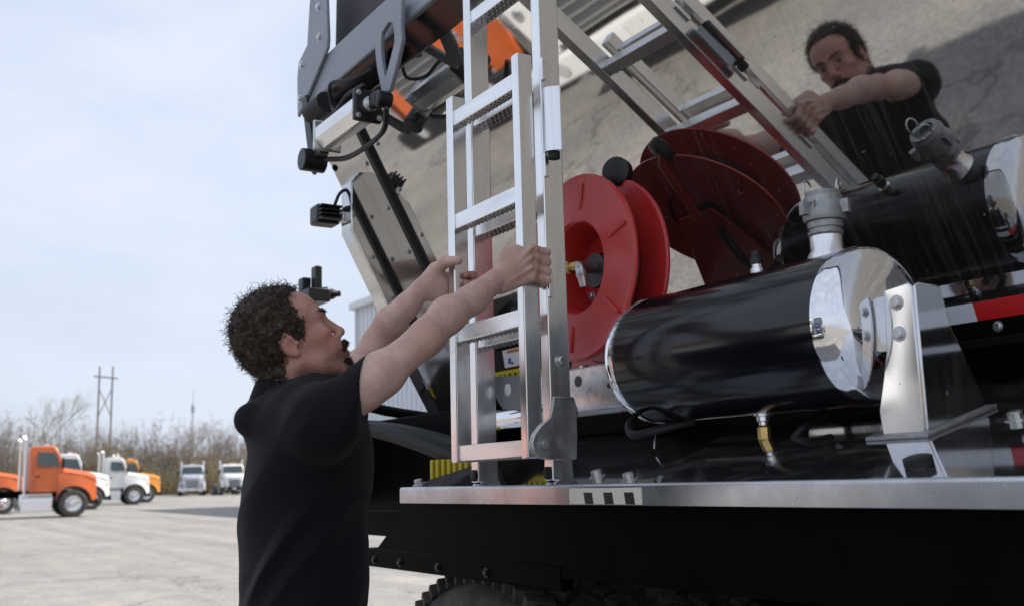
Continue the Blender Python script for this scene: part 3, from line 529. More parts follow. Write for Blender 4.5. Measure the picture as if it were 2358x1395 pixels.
def make_truck(paint, bumper='black_plastic'):
    # local frame: faces +X, origin on the ground under the front axle
    T = empty('cab_truck'); W = 1.06
    hood = S()
    sec = lambda x, w, z0, z1, c: [(x, -w, z0), (x, -w, z1 - c), (x, -w + c * 1.3, z1), (x, w - c * 1.3, z1), (x, w, z1 - c), (x, w, z0)]
    ring = [sec(-0.36, 1.0, 1.12, 1.94, 0.16), sec(-0.2, 0.97, 1.12, 1.90, 0.16), sec(0.50, 0.92, 1.05, 1.78, 0.16), sec(0.84, 0.84, 0.80, 1.66, 0.16), sec(0.89, 0.78, 0.78, 1.52, 0.14)]
    hood.add([p for r_ in ring for p in r_], [(i * 6 + k, i * 6 + k + 1, i * 6 + k + 7, i * 6 + k + 6) for i in range(4) for k in range(5)] + [tuple(range(24, 30)), tuple(range(5, -1, -1))])
    for s_ in (-1, 1):      # wheel-arch flares
        n = 14; o = []; i_ = []
        for k in range(n + 1):
            a = R(8 + 164 * k / n); o.append((0.68 * math.cos(a), 0.55 + 0.66 * math.sin(a))); i_.append((0.60 * math.cos(a), 0.55 + 0.585 * math.sin(a)))
        y0, y1 = s_ * 0.80, s_ * 1.17
        v = [(x, y0, z) for x, z in o] + [(x, y1, z) for x, z in o] + [(x, y1, z) for x, z in i_]; m_ = n + 1
        hood.add(v, [f for k in range(n) for f in ((k, k + 1, m_ + k + 1, m_ + k), (m_ + k, m_ + k + 1, 2 * m_ + k + 1, 2 * m_ + k))])
        hood.add([(x, y1 * 0.985, z) for x, z in o] + [(-0.60, y1 * 0.93, 1.0), (-0.60, y1 * 0.9, 1.72), (0.30, y1 * 0.86, 1.60), (0.86, y1 * 0.80, 1.30), (0.88, y1 * 0.80, 0.62)],
                 [(n, n + 1, n + 2, 10), (10, n + 2, n + 3, 7), (7, n + 3, n + 4, 3), (3, n + 4, n + 5, 0), (n, 12, 11, 10), (10, 9, 8, 7), (7, 6, 5, 4, 3), (3, 2, 1, 0)])
    hood.build('hood', paint, T, smooth=35)
    for s_ in (-1, 1):      # black wheel-arch lining
        n = 12; ar = [(0.605 * math.cos(R(6 + 168 * k / n)), 0.55 + 0.59 * math.sin(R(6 + 168 * k / n))) for k in range(n + 1)]
        f_ = S(); f_.add([(x, s_ * 0.72, z) for x, z in ar] + [(x, s_ * 1.176, z) for x, z in ar] + [(x * 1.13, s_ * 1.178, 0.55 + (z - 0.55) * 1.13) for x, z in ar],
                         [q for k in range(n) for q in ((k, k + 1, n + 2 + k, n + 1 + k), (n + 1 + k, n + 2 + k, 2 * n + 3 + k, 2 * n + 2 + k))]); f_.build('arch_trim', 'black_plastic', T)
        v_ = S(); v_.prism([(-0.50, 1.70), (-0.05, 1.62), (-0.10, 1.57), (-0.46, 1.63)], 'Y', s_ * 0.985, s_ * 1.0); v_.build('hood_vent', 'black_plastic', T)
    cab = S(); w0, w1 = 1.04, 0.90
    A = [(-1.90, 0.98), (-0.62, 0.98), (-0.62, 1.92), (-0.90, 2.68), (-1.02, 2.78), (-1.84, 2.78), (-1.90, 2.66)]
    wz = lambda z: w0 if z < 1.9 else w0 + (w1 - w0) * (z - 1.9) / 0.86
    n = len(A); cab.add([(x, -wz(z), z) for x, z in A] + [(x, wz(z), z) for x, z in A], [tuple(range(n)), tuple(range(2 * n - 1, n - 1, -1))] + [(i, i + n, (i + 1) % n + n, (i + 1) % n) for i in range(n)])
    cab.build('cab', paint, T, 0.05, smooth=35)
    S().hull8([(-0.645, -0.90, 1.98), (-0.645, 0.90, 1.98), (-0.875, 0.82, 2.60), (-0.875, -0.82, 2.60)], [(-0.615, -0.90, 1.99), (-0.615, 0.90, 1.99), (-0.845, 0.82, 2.61), (-0.845, -0.82, 2.61)]).build('windscreen', 'glass', T)
    for s_ in (-1, 1):
        yy = lambda z, d: s_ * (wz(z) + d)
        dr = S().hull8([(-1.72, yy(1.05, 0.002), 1.05), (-0.72, yy(1.05, 0.002), 1.05), (-0.72, yy(1.88, 0.002), 1.88), (-1.72, yy(1.88, 0.002), 1.88)], [(-1.72, yy(1.05, 0.014), 1.05), (-0.72, yy(1.05, 0.014), 1.05), (-0.72, yy(1.88, 0.014), 1.88), (-1.72, yy(1.88, 0.014), 1.88)]).build('door', paint, T)
        S().box((-1.60, yy(1.62, 0.03), 1.60), (0.14, 0.03, 0.05)).build('handle', 'black_plastic', dr)
        q = [(-1.62, 2.02), (-0.80, 1.98), (-0.98, 2.52), (-1.62, 2.55)]
        S().hull8([(x, yy(z, 0.0), z) for x, z in q], [(x, yy(z, 0.010), z) for x, z in q]).build('side_window', 'glass', T)
        mr = S().box((-0.72, s_ * 1.24, 2.10), (0.10, 0.18, 0.42)).build('mirror', 'black_plastic', T, 0.03); S().tube([(-0.8, s_ * 1.02, 1.80), (-0.72, s_ * 1.22, 1.84), (-0.72, s_ * 1.22, 2.34), (-0.86, s_ * 0.98, 2.42)], 0.02, 6).build('mirror_arm', 'chrome', mr)
        S().tube([(-2.05, s_ * 0.98, 0.55), (-2.05, s_ * 0.98, 2.90), (-2.07, s_ * 0.98, 3.02), (-2.17, s_ * 0.98, 3.10)], 0.072, 12).build('exhaust_stack', 'chrome', T)
        tk = S().lathe([(0, 0.28), (0.02, 0.30), (1.18, 0.30), (1.2, 0.28)], (-1.95, s_ * 0.80, 0.62), (1, 0, 0), 20).build('fuel_tank', 'chrome', T); S().box((-1.35, s_ * 1.10, 0.47), (1.1, 0.10, 0.40)).build('step', 'aluminium', tk); S().box((-1.35, s_ * 1.12, 0.90), (1.1, 0.10, 0.05)).build('step', 'aluminium', tk)
        hl = S(); hl.hull8([(0.70, s_ * 0.60, 1.02), (0.62, s_ * 0.985, 1.06), (0.56, s_ * 0.98, 1.34), (0.72, s_ * 0.62, 1.36)], [(0.90, s_ * 0.56, 1.03), (0.80, s_ * 0.975, 1.08), (0.68, s_ * 0.975, 1.34), (0.86, s_ * 0.58, 1.37)])
        hl = hl.build('headlight', 'lamp_glass', T, 0.03)
        for yk, zk in ((0.68, 1.19), (0.87, 1.20)): S().lathe([(0, 0.10), (0.02, 0.095), (0.05, 0.06), (0.055, 0.02)], (0.845 if yk < 0.8 else 0.79, s_ * yk, zk), (1, s_ * 0.25, 0), 18).build('reflector', 'chrome', hl)
        S().box((0.73, s_ * 0.992, 1.2), (0.10, 0.03, 0.16)).build('indicator', 'lamp_amber', hl, 0.01)
        S().lathe([(0, 0.08), (0.03, 0.08), (0.035, 0.06)], (0.925, s_ * 0.72, 0.60), (1, 0, 0), 18).build('fog_lamp', 'lamp_glass', T)
    S().hull8([(0.90, -0.48, 0.80), (0.90, 0.48, 0.80), (0.90, 0.50, 1.40), (0.90, -0.50, 1.40)], [(0.925, -0.46, 0.82), (0.925, 0.46, 0.82), (0.915, 0.48, 1.39), (0.915, -0.48, 1.39)]).build('grille', 'grille', T)
    gb = S()
    for i in range(6): S().box((0.928, 0, 0.86 + i * 0.095), (0.02, 0.90, 0.022)).build('grille_bar', 'chrome', T)
    S().prism([(-1.22, 0.45), (-1.22, 0.72), (1.22, 0.72), (1.22, 0.45)], 'X', 0.86, 0.94).build('bumper', bumper, T, 0.04)
    S().box((0.945, 0, 0.58), (0.012, 0.32, 0.16)).build('number_plate', 'decal_white', T)
    for s_ in (-0.42, 0.42): S().bb((-6.6, s_ - 0.04, 0.78), (0.7, s_ + 0.04, 1.06)).build('frame_rail', 'black_paint', T)
    for y in (-0.62, -0.3, 0, 0.3, 0.62): S().lathe([(0, 0.05), (0.05, 0.045), (0.07, 0.02)], (-1.10, y, 2.775), (0.2, 0, 1), 10).build('marker_light', 'lamp_amber', T)
    bc = S().box((-1.25, 0.0, 2.85), (0.20, 0.5, 0.10)).build('light_bar', 'lamp_glass', T, 0.03)
    def wl(x, y, s_, wd=0.30, dual=False):
        o = S(); r = 0.535; pr = [(0.03, 0.30), (0.0, 0.34), (0.0, 0.46), (0.03, 0.525), (0.06, r), (wd - 0.06, r), (wd - 0.03, 0.525), (wd, 0.46), (wd, 0.34), (wd - 0.03, 0.30)]
        o = o.lathe(pr, (x, y, 0.535), (0, -s_, 0), 28, caps=False).build('wheel', 'tyre', T)
        dish = 0.02 if not dual else 0.14
        S().lathe([(0.02, 0.31), (0.03, 0.29), (0.05 + dish, 0.26), (0.06 + dish, 0.16), (0.02, 0.13), (0.0, 0.10), (-0.01, 0.0)], (x, y, 0.535), (0, -s_, 0), 24, caps=False).build('rim', 'chrome', o)
        hub = S(); 
        for i in range(8): hub.lathe([(0, 0.018), (-0.03, 0.016)], (x + 0.21 * math.cos(i * math.pi / 4), y - s_ * (0.055 + dish), 0.535 + 0.21 * math.sin(i * math.pi / 4)), (0, -s_, 0), 6)
        hub.build('wheel_nut', 'cast', o)
    for s_ in (-1, 1):
        wl(0, s_ * 1.20, s_)
        for x in (-4.7, -6.05): wl(x, s_ * 1.22, s_, 0.58, True)
    for x in (0, -4.7, -6.05): S().lathe([(0, 0.07), (1.9, 0.07)], (x, -0.95, 0.535), (0, 1, 0), 10).build('axle', 'black_paint', T)
    S().box((-2.9, 0, 0.95), (0.7, 1.1, 0.35)).build('gearbox_cover', 'black_paint', T, 0.03)
    for ch in T.children:
        if ch.name.split('.')[0] in ('cab', 'windscreen', 'door', 'side_window', 'mirror', 'exhaust_stack', 'marker_light', 'light_bar', 'hood_vent'): ch.location.x += 0.27
    return T
protos = {p: make_truck(p, db) for p, db in (('paint_orange', 'black_plastic'), ('paint_white', 'black_plastic'), ('paint_amber', 'black_plastic'), ('paint_silver', 'chrome'), ('paint_navy', 'chrome'))}
protos['white_bumper'] = make_truck('paint_white', 'paint_white')
used = set()
def put_truck(p, x, y, deg, label, group):
    o = protos[p] if p not in used else copy_tree(protos[p]); used.add(p)
    o.location = (x, y, ground_z(x)); o.rotation_euler = (0, 0, R(deg)); tag(o, label, 'truck', group); return o
GR = 'cab trucks parked across the yard'
put_truck('paint_orange', -45.9, 7.6, 88, 'bright orange cab truck with chrome exhaust stack, nearest of the parked row', GR)
put_truck('paint_orange', -54.3, 6.0, 88, 'orange cab truck cut off by the left edge of the photo', GR)
put_truck('paint_white', -57.5, 10.4, 88, 'white cab truck half hidden right behind the nearest orange truck', GR)
put_truck('paint_white', -66.5, 14.5, 86, 'white cab truck with full hood in view, right of the other white one', GR)
put_truck('paint_amber', -72.5, 16.6, 86, 'amber yellow cab truck peeking out behind the white trucks', GR)
put_truck('paint_silver', -96.5, 26.3, -15, 'silver grey truck facing the camera in front of the brush', GR)
put_truck('paint_white', -95.0, 29.6, -10, 'white truck facing the camera, half hidden by the man in black', GR)
GM = 'cab trucks mirrored in the polished hopper'
put_truck('paint_orange', -9.1, -3.95, 90, 'orange truck front whose headlight is mirrored in the polished hopper', GM)
put_truck('white_bumper', -6.1, -3.5, 90, 'white truck front whose fender is mirrored in the polished hopper', GM)
put_truck('paint_navy', -3.5, -4.15, 90, 'navy blue truck mirrored in the fender edge right of the white one', GM)

# ------------------------------------------------------------------ warehouse
mat('siding', (0.66, 0.69, 0.73), 0.5, noise=0.06, nscale=2)
mat('siding_trim', (0.66, 0.68, 0.70), 0.45)
wh = tag(empty('warehouse', (-30, 30, 0)), 'pale metal clad warehouse behind the truck', 'building')
bx0, bx1, by0, by1, bz = -50.4, 40.0, 22.2, 60.0, 10.45
S().bb((bx0, by0, -0.2), (bx1, by1, bz)).build('wall', 'siding', wh)
rb = S()
x = bx0 + 0.15
while x < bx1: rb.bb((x, by0 - 0.05, -0.2), (x + 0.12, by0 + 0.01, bz - 0.1)); x += 0.5
y = by0 + 0.15
while y < by1: rb.bb((bx0 - 0.05, y, -0.2), (bx0 + 0.01, y + 0.12, bz - 0.1)); y += 0.5
tag(rb.build('siding_rib', 'siding', wh), None, kind='stuff')
S().bb((bx0 - 0.35, by0 - 0.35, bz - 0.1), (bx1 + 0.35, by0 + 0.02, bz + 0.25)).build('gutter', 'siding_trim', wh)
S().bb((bx0 - 0.12, by0 - 0.12, -0.2), (bx0 + 0.05, by0 + 0.05, bz - 0.1)).build('corner_trim', 'siding_trim', wh)
S().prism([(by0 - 0.3, bz + 0.25), (by1 + 0.3, bz + 0.25), ((by0 + by1) / 2, bz + 2.2)], 'X', bx0 - 0.3, bx1 + 0.3).build('roof', 'siding_trim', wh)
# pale office block across the yard, behind the camera
ob = tag(empty('office_building', (-53, -45, 0)), 'low cream office block across the yard behind the camera, seen only in reflections', 'building')
mat('cream_wall', (0.62, 0.57, 0.48), 0.7, noise=0.06, nscale=1)
S().bb((-80, -60, -0.2), (-26, -42, 6.2)).build('wall', 'cream_wall', ob)
for i in range(12): 
    for z in (1.0, 3.9): S().bb((-78.5 + i * 4.3, -42.02, z), (-76.3 + i * 4.3, -41.96, z + 1.5)).build('window', 'glass', ob)
S().bb((-80.3, -60.3, 6.2), (-25.7, -41.7, 6.6)).build('roof', 'siding_trim', ob)

# ------------------------------------------------------------------ utility poles and mast
mat('pole_wood', (0.16, 0.13, 0.11), 0.85, noise=0.2, nscale=6)
mat('mast_steel', (0.30, 0.32, 0.35), 0.5)
up = tag(empty('utility_pole', (-146.0, 27.6, 0)), 'tall wooden twin pole transmission frame above the brush', 'pole')
ax = Vector((0.25, 0.97, 0)); p0 = Vector((-147.0, 27.4, 0)); p1 = p0 + ax * 3.0 * 0.55
for p in (p0, p1): S().cyl(p, p + Vector((0, 0, 17.7)), 0.13, 0.10, 10).build('post', 'pole_wood', up)
S().cyl(p0 - ax * 0.7 + Vector((0, 0, 16.4)), p1 + ax * 0.7 + Vector((0, 0, 16.1)), 0.09, None, 6).build('crossarm', 'pole_wood', up)
S().cyl(p0 + Vector((0, 0, 14.8)), p1 + Vector((0, 0, 11.0)), 0.06, None, 6).build('brace', 'pole_wood', up); S().cyl(p1 + Vector((0, 0, 14.8)), p0 + Vector((0, 0, 11.0)), 0.06, None, 6).build('brace', 'pole_wood', up)
mast = tag(empty('radio_mast', (-196, 53, 0)), 'thin distant radio mast rising over the tree line', 'mast')
ms = S(); c = Vector((-196.0, 53.2, 0)); hh = 17.0
for k in range(3):
    a = k * 2.1; ms.cyl(c + Vector((0.35 * math.cos(a), 0.35 * math.sin(a), 0)), c + Vector((0.12 * math.cos(a), 0.12 * math.sin(a), hh)), 0.05, None, 5)
ms.build('lattice', 'mast_steel', mast)
S().box(c + Vector((0, 0, hh - 1.2)), (0.5, 0.5, 1.2)).build('antenna', 'mast_steel', mast); S().cyl(c + Vector((0, 0, hh)), c + Vector((0, 0, hh + 2.2)), 0.04, None, 5).build('whip', 'mast_steel', mast)

# ------------------------------------------------------------------ leafless spring trees and brush
mat('bark', (0.20, 0.17, 0.145), 0.9)
mat('twig', (0.215, 0.175, 0.135), 0.9, noise=0.25, nscale=0.5)
mat('bud', (0.23, 0.21, 0.075), 0.8, noise=0.3, nscale=0.6)
mat('brush', (0.25, 0.20, 0.11), 0.9, noise=0.4, nscale=0.35)
def make_tree(seed, h, spread, buds):
    r_ = random.Random(seed); tr = S(); cr_ = S(); bd = S()
    def br(p, d, ln, rad, lvl):
        n = 3; pts = [p]; rr = [rad]
        for i in range(n):
            d = (d + Vector((r_.uniform(-1, 1), r_.uniform(-1, 1), r_.uniform(-0.3, 0.8))) * 0.20).normalized(); pts.append(pts[-1] + d * ln / n); rr.append(rad * (1 - 0.5 * (i + 1) / n))
        (tr if lvl < 1 else cr_).tube(pts, rr, 6 if lvl < 1 else 3)
        if lvl < 4:
            for i in range((5, 5, 4, 4)[lvl]):
                t_ = r_.uniform(0.3, 1.0); k_ = min(int(t_ * n), n - 1); q = pts[k_].lerp(pts[k_ + 1], t_ * n - k_)
                dd = (d + Vector((r_.uniform(-1, 1), r_.uniform(-1, 1), r_.uniform(-0.35, 0.55))) * spread).normalized()
                br(q, dd, ln * r_.uniform(0.5, 0.72), max(rad * 0.5, 0.010), lvl + 1)
        elif buds:
            for i in range(buds):
                q = pts[-1] + Vector((r_.uniform(-1, 1), r_.uniform(-1, 1), r_.uniform(-1, 1))) * 0.25; a = Vector((r_.uniform(-1, 1), r_.uniform(-1, 1), r_.uniform(-1, 1))) * 0.06; b_ = Vector((r_.uniform(-1, 1), r_.uniform(-1, 1), r_.uniform(-1, 1))) * 0.06
                bd.add([q, q + a, q + b_], [(0, 1, 2)])
    br(Vector((0, 0, -0.1)), Vector((r_.uniform(-0.1, 0.1), r_.uniform(-0.1, 0.1), 1)).normalized(), h * 0.55, 0.03 + h * 0.005, 0)
    T = empty('bare_tree'); tr.build('trunk', 'bark', T, fix=False); c_ = cr_.build('crown', 'twig', T, smooth=0, fix=False)
    if buds: tag(bd.build('buds', 'bud', T, smooth=0, fix=False), None, kind='stuff')
    return T
tp_ = [make_tree(11, 9.0, 0.85, 0), make_tree(23, 8.0, 0.95, 3), make_tree(37, 10.0, 0.75, 1), make_tree(41, 7.0, 1.0, 4)]
tp_used = set(); GT = 'bare spring trees along the edge of the yard'
ORD = 'first second third fourth fifth sixth seventh eighth ninth tenth eleventh twelfth thirteenth'.split()
rt = random.Random(5)
for i in range(13):
    f_ = i / 12; k_ = (i * 3) % 4
    X = -111 + rt.uniform(-3, 3); Y = 11.5 + 21 * f_ + rt.uniform(-0.5, 0.5)
    o = tp_[k_] if k_ not in tp_used else copy_tree(tp_[k_]); tp_used.add(k_)
    s_ = rt.uniform(0.66, 0.90) * (1.15 if f_ < 0.2 else 1.0); o.location = (X, Y, ground_z(X)); o.rotation_euler = (0, 0, rt.uniform(0, 6.28)); o.scale = (s_, s_, s_)
    tag(o, 'bare tree behind the parked trucks, %s from left above the brush' % ORD[i], 'tree', GT)

def thicket(name, n, hlo, hhi, wid, material, seed, x0, x1, y0, y1, nb, label):
    r_ = np.random.default_rng(seed); V = []; Fq = []; ct = 0
    X = r_.uniform(x0, x1, n); Y = r_.uniform(y0, y1, n)
    for x, y in zip(X, Y):
        h = r_.uniform(hlo, hhi) * (0.8 + 0.25 * math.sin(y * 0.7 + x * 0.1) * math.sin(y * 0.23 + x * 0.31 + 1)); q = np.array([x, y, ground_z(x)]); d_ = np.array([r_.uniform(-0.25, 0.25), r_.uniform(-0.25, 0.25), 1.0])
        e_ = r_.normal(size=3); e_[2] = 0; e_ *= wid / np.linalg.norm(e_); V += [q - e_, q + e_, q + d_ * h]; Fq.append((ct, ct + 1, ct + 2)); ct += 3
        for j in range(nb):
            t_ = r_.uniform(0.25, 0.97); p = q + d_ * h * t_; s2 = r_.normal(size=3) * np.array([1, 1, 0.5]) + np.array([0, 0, 0.7]); s2 *= (1.05 - t_) * h * 0.28 / np.linalg.norm(s2) + 0.12; w_ = np.cross(s2, r_.normal(size=3)); w_ *= wid * 0.55 / np.linalg.norm(w_)
            V += [p - w_, p + w_, p + s2]; Fq.append((ct, ct + 1, ct + 2)); ct += 3
    me = bpy.data.meshes.new(name); me.from_pydata([tuple(v) for v in V], [], Fq); me.materials.append(MATS[material]); o = bpy.data.objects.new(name, me); col.objects.link(o)
    return tag(o, label, 'undergrowth' if name == 'undergrowth' else 'woodland', kind='stuff')
thicket('woodland', 2000, 5.5, 10.0, 0.035, 'twig', 3, -135, -112, -2, 58, 30, 'hazy mass of thin leafless stems behind the yard')
thicket('undergrowth', 6500, 1.8, 5.2, 0.035, 'brush', 4, -113, -106, -4, 58, 7, 'tangle of dry yellowish brush at the edge of the yard')
# ------------------------------------------------------------------ the man: implicit surfaces polygonised with surface nets
class SDF:
    def __init__(s, lo, hi, h):
        s.h = h; s.lo = np.array(lo, float); s.n = np.ceil((np.array(hi) - s.lo) / h).astype(int) + 1
        s.D = np.full(s.n, 0.2, np.float32)
    def _win(s, lo, hi, m_):
        a = np.clip(np.floor((np.array(lo) - m_ - s.lo) / s.h).astype(int), 0, s.n); b = np.clip(np.ceil((np.array(hi) + m_ - s.lo) / s.h).astype(int) + 1, 0, s.n)
        sl = tuple(slice(i, j) for i, j in zip(a, b))
        P = [(np.arange(i, j) * s.h + o).astype(np.float32) for i, j, o in zip(a, b, s.lo)]
        return sl, P[0][:, None, None], P[1][None, :, None], P[2][None, None, :]
    def _mix(s, sl, d, k, mode):
        A = s.D[sl]
        if A.size == 0: return
        if mode < 0: d = -d; h_ = np.clip(0.5 - 0.5 * (d - A) / max(k, 1e-6), 0, 1); s.D[sl] = A + (d - A) * (1 - h_) + k * h_ * (1 - h_) ; return
        h_ = np.clip(0.5 + 0.5 * (d - A) / max(k, 1e-6), 0, 1); s.D[sl] = d + (A - d) * h_ - k * h_ * (1 - h_)
    def cap(s, a, b, ra, rb=None, k=0.01, mode=1):
        rb = ra if rb is None else rb; a = np.array(a, np.float32); b = np.array(b, np.float32); r = max(ra, rb)
        sl, X, Y, Z = s._win(np.minimum(a, b) - r, np.maximum(a, b) + r, k + 4 * s.h)
        ba = b - a; L2 = float(ba @ ba) + 1e-9
        t_ = np.clip(((X - a[0]) * ba[0] + (Y - a[1]) * ba[1] + (Z - a[2]) * ba[2]) / L2, 0, 1)
        d = np.sqrt((X - a[0] - ba[0] * t_) ** 2 + (Y - a[1] - ba[1] * t_) ** 2 + (Z - a[2] - ba[2] * t_) ** 2) - (ra + (rb - ra) * t_)
        s._mix(sl, d, k, mode)
    def chain(s, pts, rs, k=0.006):
        for i in range(len(pts) - 1): s.cap(pts[i], pts[i + 1], rs[i], rs[i + 1], k)
    def ell(s, c, r, k=0.01, mode=1, M=None):
        c = np.array(c, np.float32); r = np.array(r, np.float32); e = np.full(3, r.max()) if M is not None else r
        sl, X, Y, Z = s._win(c - e, c + e, k + 4 * s.h); X, Y, Z = X - c[0], Y - c[1], Z - c[2]
        if M is not None: X, Y, Z = [M[i][0] * X + M[i][1] * Y + M[i][2] * Z for i in range(3)]
        k0 = np.sqrt((X / r[0]) ** 2 + (Y / r[1]) ** 2 + (Z / r[2]) ** 2); k1 = np.sqrt((X / r[0] ** 2) ** 2 + (Y / r[1] ** 2) ** 2 + (Z / r[2] ** 2) ** 2) + 1e-6
        s._mix(sl, k0 * (k0 - 1) / k1, k, mode)
    def cut(s, p, n, k=0.003):     # remove everything on the side that n points to
        sl, X, Y, Z = s._win(s.lo, s.lo + s.n * s.h, 0)
        d = -((X - p[0]) * n[0] + (Y - p[1]) * n[1] + (Z - p[2]) * n[2]); d = d.astype(np.float32)
        s._mix(sl, d, k, -1)
    def mesh(s):
        D = s.D; ins = D < 0; n = np.array(D.shape)
        cnt = sum(ins[i:n[0] - 1 + i, j:n[1] - 1 + j, k:n[2] - 1 + k].astype(np.int8) for i in (0, 1) for j in (0, 1) for k in (0, 1))
        act = np.argwhere((cnt > 0) & (cnt < 8)); idx = np.full(n - 1, -1, np.int32); idx[tuple(act.T)] = np.arange(len(act))
        acc = np.zeros((len(act), 3)); w_ = np.zeros(len(act)); C = [(i, j, k) for i in (0, 1) for j in (0, 1) for k in (0, 1)]
        V = {c: D[act[:, 0] + c[0], act[:, 1] + c[1], act[:, 2] + c[2]].astype(float) for c in C}
        for c in C:
            for ax in range(3):
                if c[ax] == 0:
                    e = list(c); e[ax] = 1; e = tuple(e); a, b = V[c], V[e]; m_ = (a < 0) != (b < 0); t_ = np.where(m_, a / np.where(m_, a - b, 1), 0)
                    p = np.array(c, float)[None, :].repeat(len(act), 0); p[:, ax] += t_; acc[m_] += p[m_]; w_[m_] += 1
        P = (act + acc / w_[:, None]) * s.h + s.lo; F = []
        for ax in range(3):
            u, v = (ax + 1) % 3, (ax + 2) % 3; sl0 = [slice(None)] * 3; sl1 = [slice(None)] * 3; sl0[ax] = slice(0, -1); sl1[ax] = slice(1, None)
            a = ins[tuple(sl0)]; b = ins[tuple(sl1)]; q = np.argwhere(a != b); q = q[(q[:, u] > 0) & (q[:, v] > 0) & (q[:, u] < n[u] - 1) & (q[:, v] < n[v] - 1)]
            fl = a[tuple(q.T)]
            def cell(du, dv): c = q.copy(); c[:, u] -= du; c[:, v] -= dv; return idx[tuple(c.T)]
            f = np.stack([cell(1, 1), cell(0, 1), cell(0, 0), cell(1, 0)], 1); f[~fl] = f[~fl][:, ::-1]; F.append(f)
        F = np.concatenate(F); return P, F[(F >= 0).all(1)]
def smooth_mesh(P, F, it=2, lam=0.5):
    E_ = np.concatenate([F[:, [0, 1]], F[:, [1, 2]], F[:, [2, 3]], F[:, [3, 0]]]); E_ = np.concatenate([E_, E_[:, ::-1]]); deg = np.bincount(E_[:, 0], minlength=len(P))[:, None] + 1e-9
    for _ in range(it):
        for l_ in (lam, -lam * 1.03):
            A = np.stack([np.bincount(E_[:, 0], P[E_[:, 1], i], len(P)) for i in range(3)], 1) / deg; P = P + l_ * (A - P)
    return P
def vnormals(P, F):
    nn = np.cross(P[F[:, 2]] - P[F[:, 0]], P[F[:, 3]] - P[F[:, 1]]); out_ = np.zeros_like(P)
    for i in range(4):
        for j in range(3): out_[:, j] += np.bincount(F[:, i], nn[:, j], len(P))
    return out_ / (np.linalg.norm(out_, axis=1, keepdims=True) + 1e-12)
def np_mesh(name, P, F, material, parent, colr=None):
    off = Vector((0, 0, 0)); p = parent
    while p is not None: off += p.location; p = p.parent
    me = bpy.data.meshes.new(name); P = P - np.array(off); k = F.shape[1]
    me.vertices.add(len(P)); me.vertices.foreach_set('co', P.astype(np.float32).ravel())
    me.loops.add(F.size); me.loops.foreach_set('vertex_index', F.astype(np.int32).ravel())
    me.polygons.add(len(F)); me.polygons.foreach_set('loop_start', np.arange(0, F.size, k, dtype=np.int32)); me.polygons.foreach_set('loop_total', np.full(len(F), k, np.int32)); me.polygons.foreach_set('use_smooth', np.ones(len(F), bool))
    me.update(calc_edges=True); me.validate()
    if colr is not None:
        ca = me.color_attributes.new('tint', 'FLOAT_COLOR', 'POINT'); ca.data.foreach_set('color', np.concatenate([colr, np.ones((len(P), 1))], 1).astype(np.float32).ravel())
    me.materials.append(MATS[material]); o = bpy.data.objects.new(name, me); col.objects.link(o); o.parent = parent
    return o
sk_ = mat('skin', (0.5, 0.3, 0.22), 0.5, noise=0.20, nscale=38, dirt=(0.40, 0.17, 0.13), dirt_amt=0.35, dscale=22, bump=0.28, bscale=420, sub=0.10, attr='tint', spec=0.4)
mat('hair', (0.058, 0.041, 0.029), 0.5, noise=0.5, nscale=50, spec=0.35)
MATS_s = mat('shirt', (0.0070, 0.0074, 0.0090), 0.85, noise=0.25, nscale=120, bump=0.15, bscale=900, spec=0.15); MATS_s.node_tree.nodes['Principled BSDF'].inputs['Sheen Weight'].default_value = 0.06
mat('trousers', (0.014, 0.016, 0.022), 0.9, noise=0.2, nscale=60, spec=0.2)
mat('shoe', (0.02, 0.016, 0.012), 0.6)
mat('eye_white', (0.36, 0.32, 0.30), 0.25); mat('iris', (0.06, 0.045, 0.03), 0.15)
man = tag(empty('person', (-1.95, 0.74, 0)), 'man with dark curly hair in a black short sleeved shirt raising the folding ladder', 'person')

# --- head, built in its own frame: x forwards, y to his left, z up, origin between the ears
HS = 0.865; fh = np.array([0.319, 0.948, 0]); fh /= np.linalg.norm(fh); pt = R(30)
HF = fh * math.cos(pt) + np.array([0, 0, math.sin(pt)]); HU = -fh * math.sin(pt) + np.array([0, 0, math.cos(pt)]); HL = np.array([-fh[1], fh[0], 0])
HO = np.array([-1.907, 0.706, 1.512]); HM = np.stack([HF, HL, HU], 1) * HS
h2w = lambda p: np.asarray(p) @ HM.T + HO
w2h = lambda p: (np.asarray(p) - HO) @ HM / HS ** 2
hd = SDF((-0.17, -0.13, -0.26), (0.15, 0.13, 0.16), 0.0026)
hd.ell((-0.006, 0, 0.050), (0.090, 0.072, 0.078)); hd.ell((-0.034, 0, 0.030), (0.058, 0.062, 0.062), 0.03)
hd.ell((0.042, 0, 0.054), (0.046, 0.056, 0.052), 0.03); hd.ell((0.040, 0, -0.018), (0.046, 0.053, 0.066), 0.03)
hd.ell((0.040, 0, -0.060), (0.044, 0.043, 0.042), 0.025)
nb = w2h((-1.940, 0.680, 1.375)); hd.cap((-0.026, 0, -0.035), nb, 0.055, 0.060, 0.03)
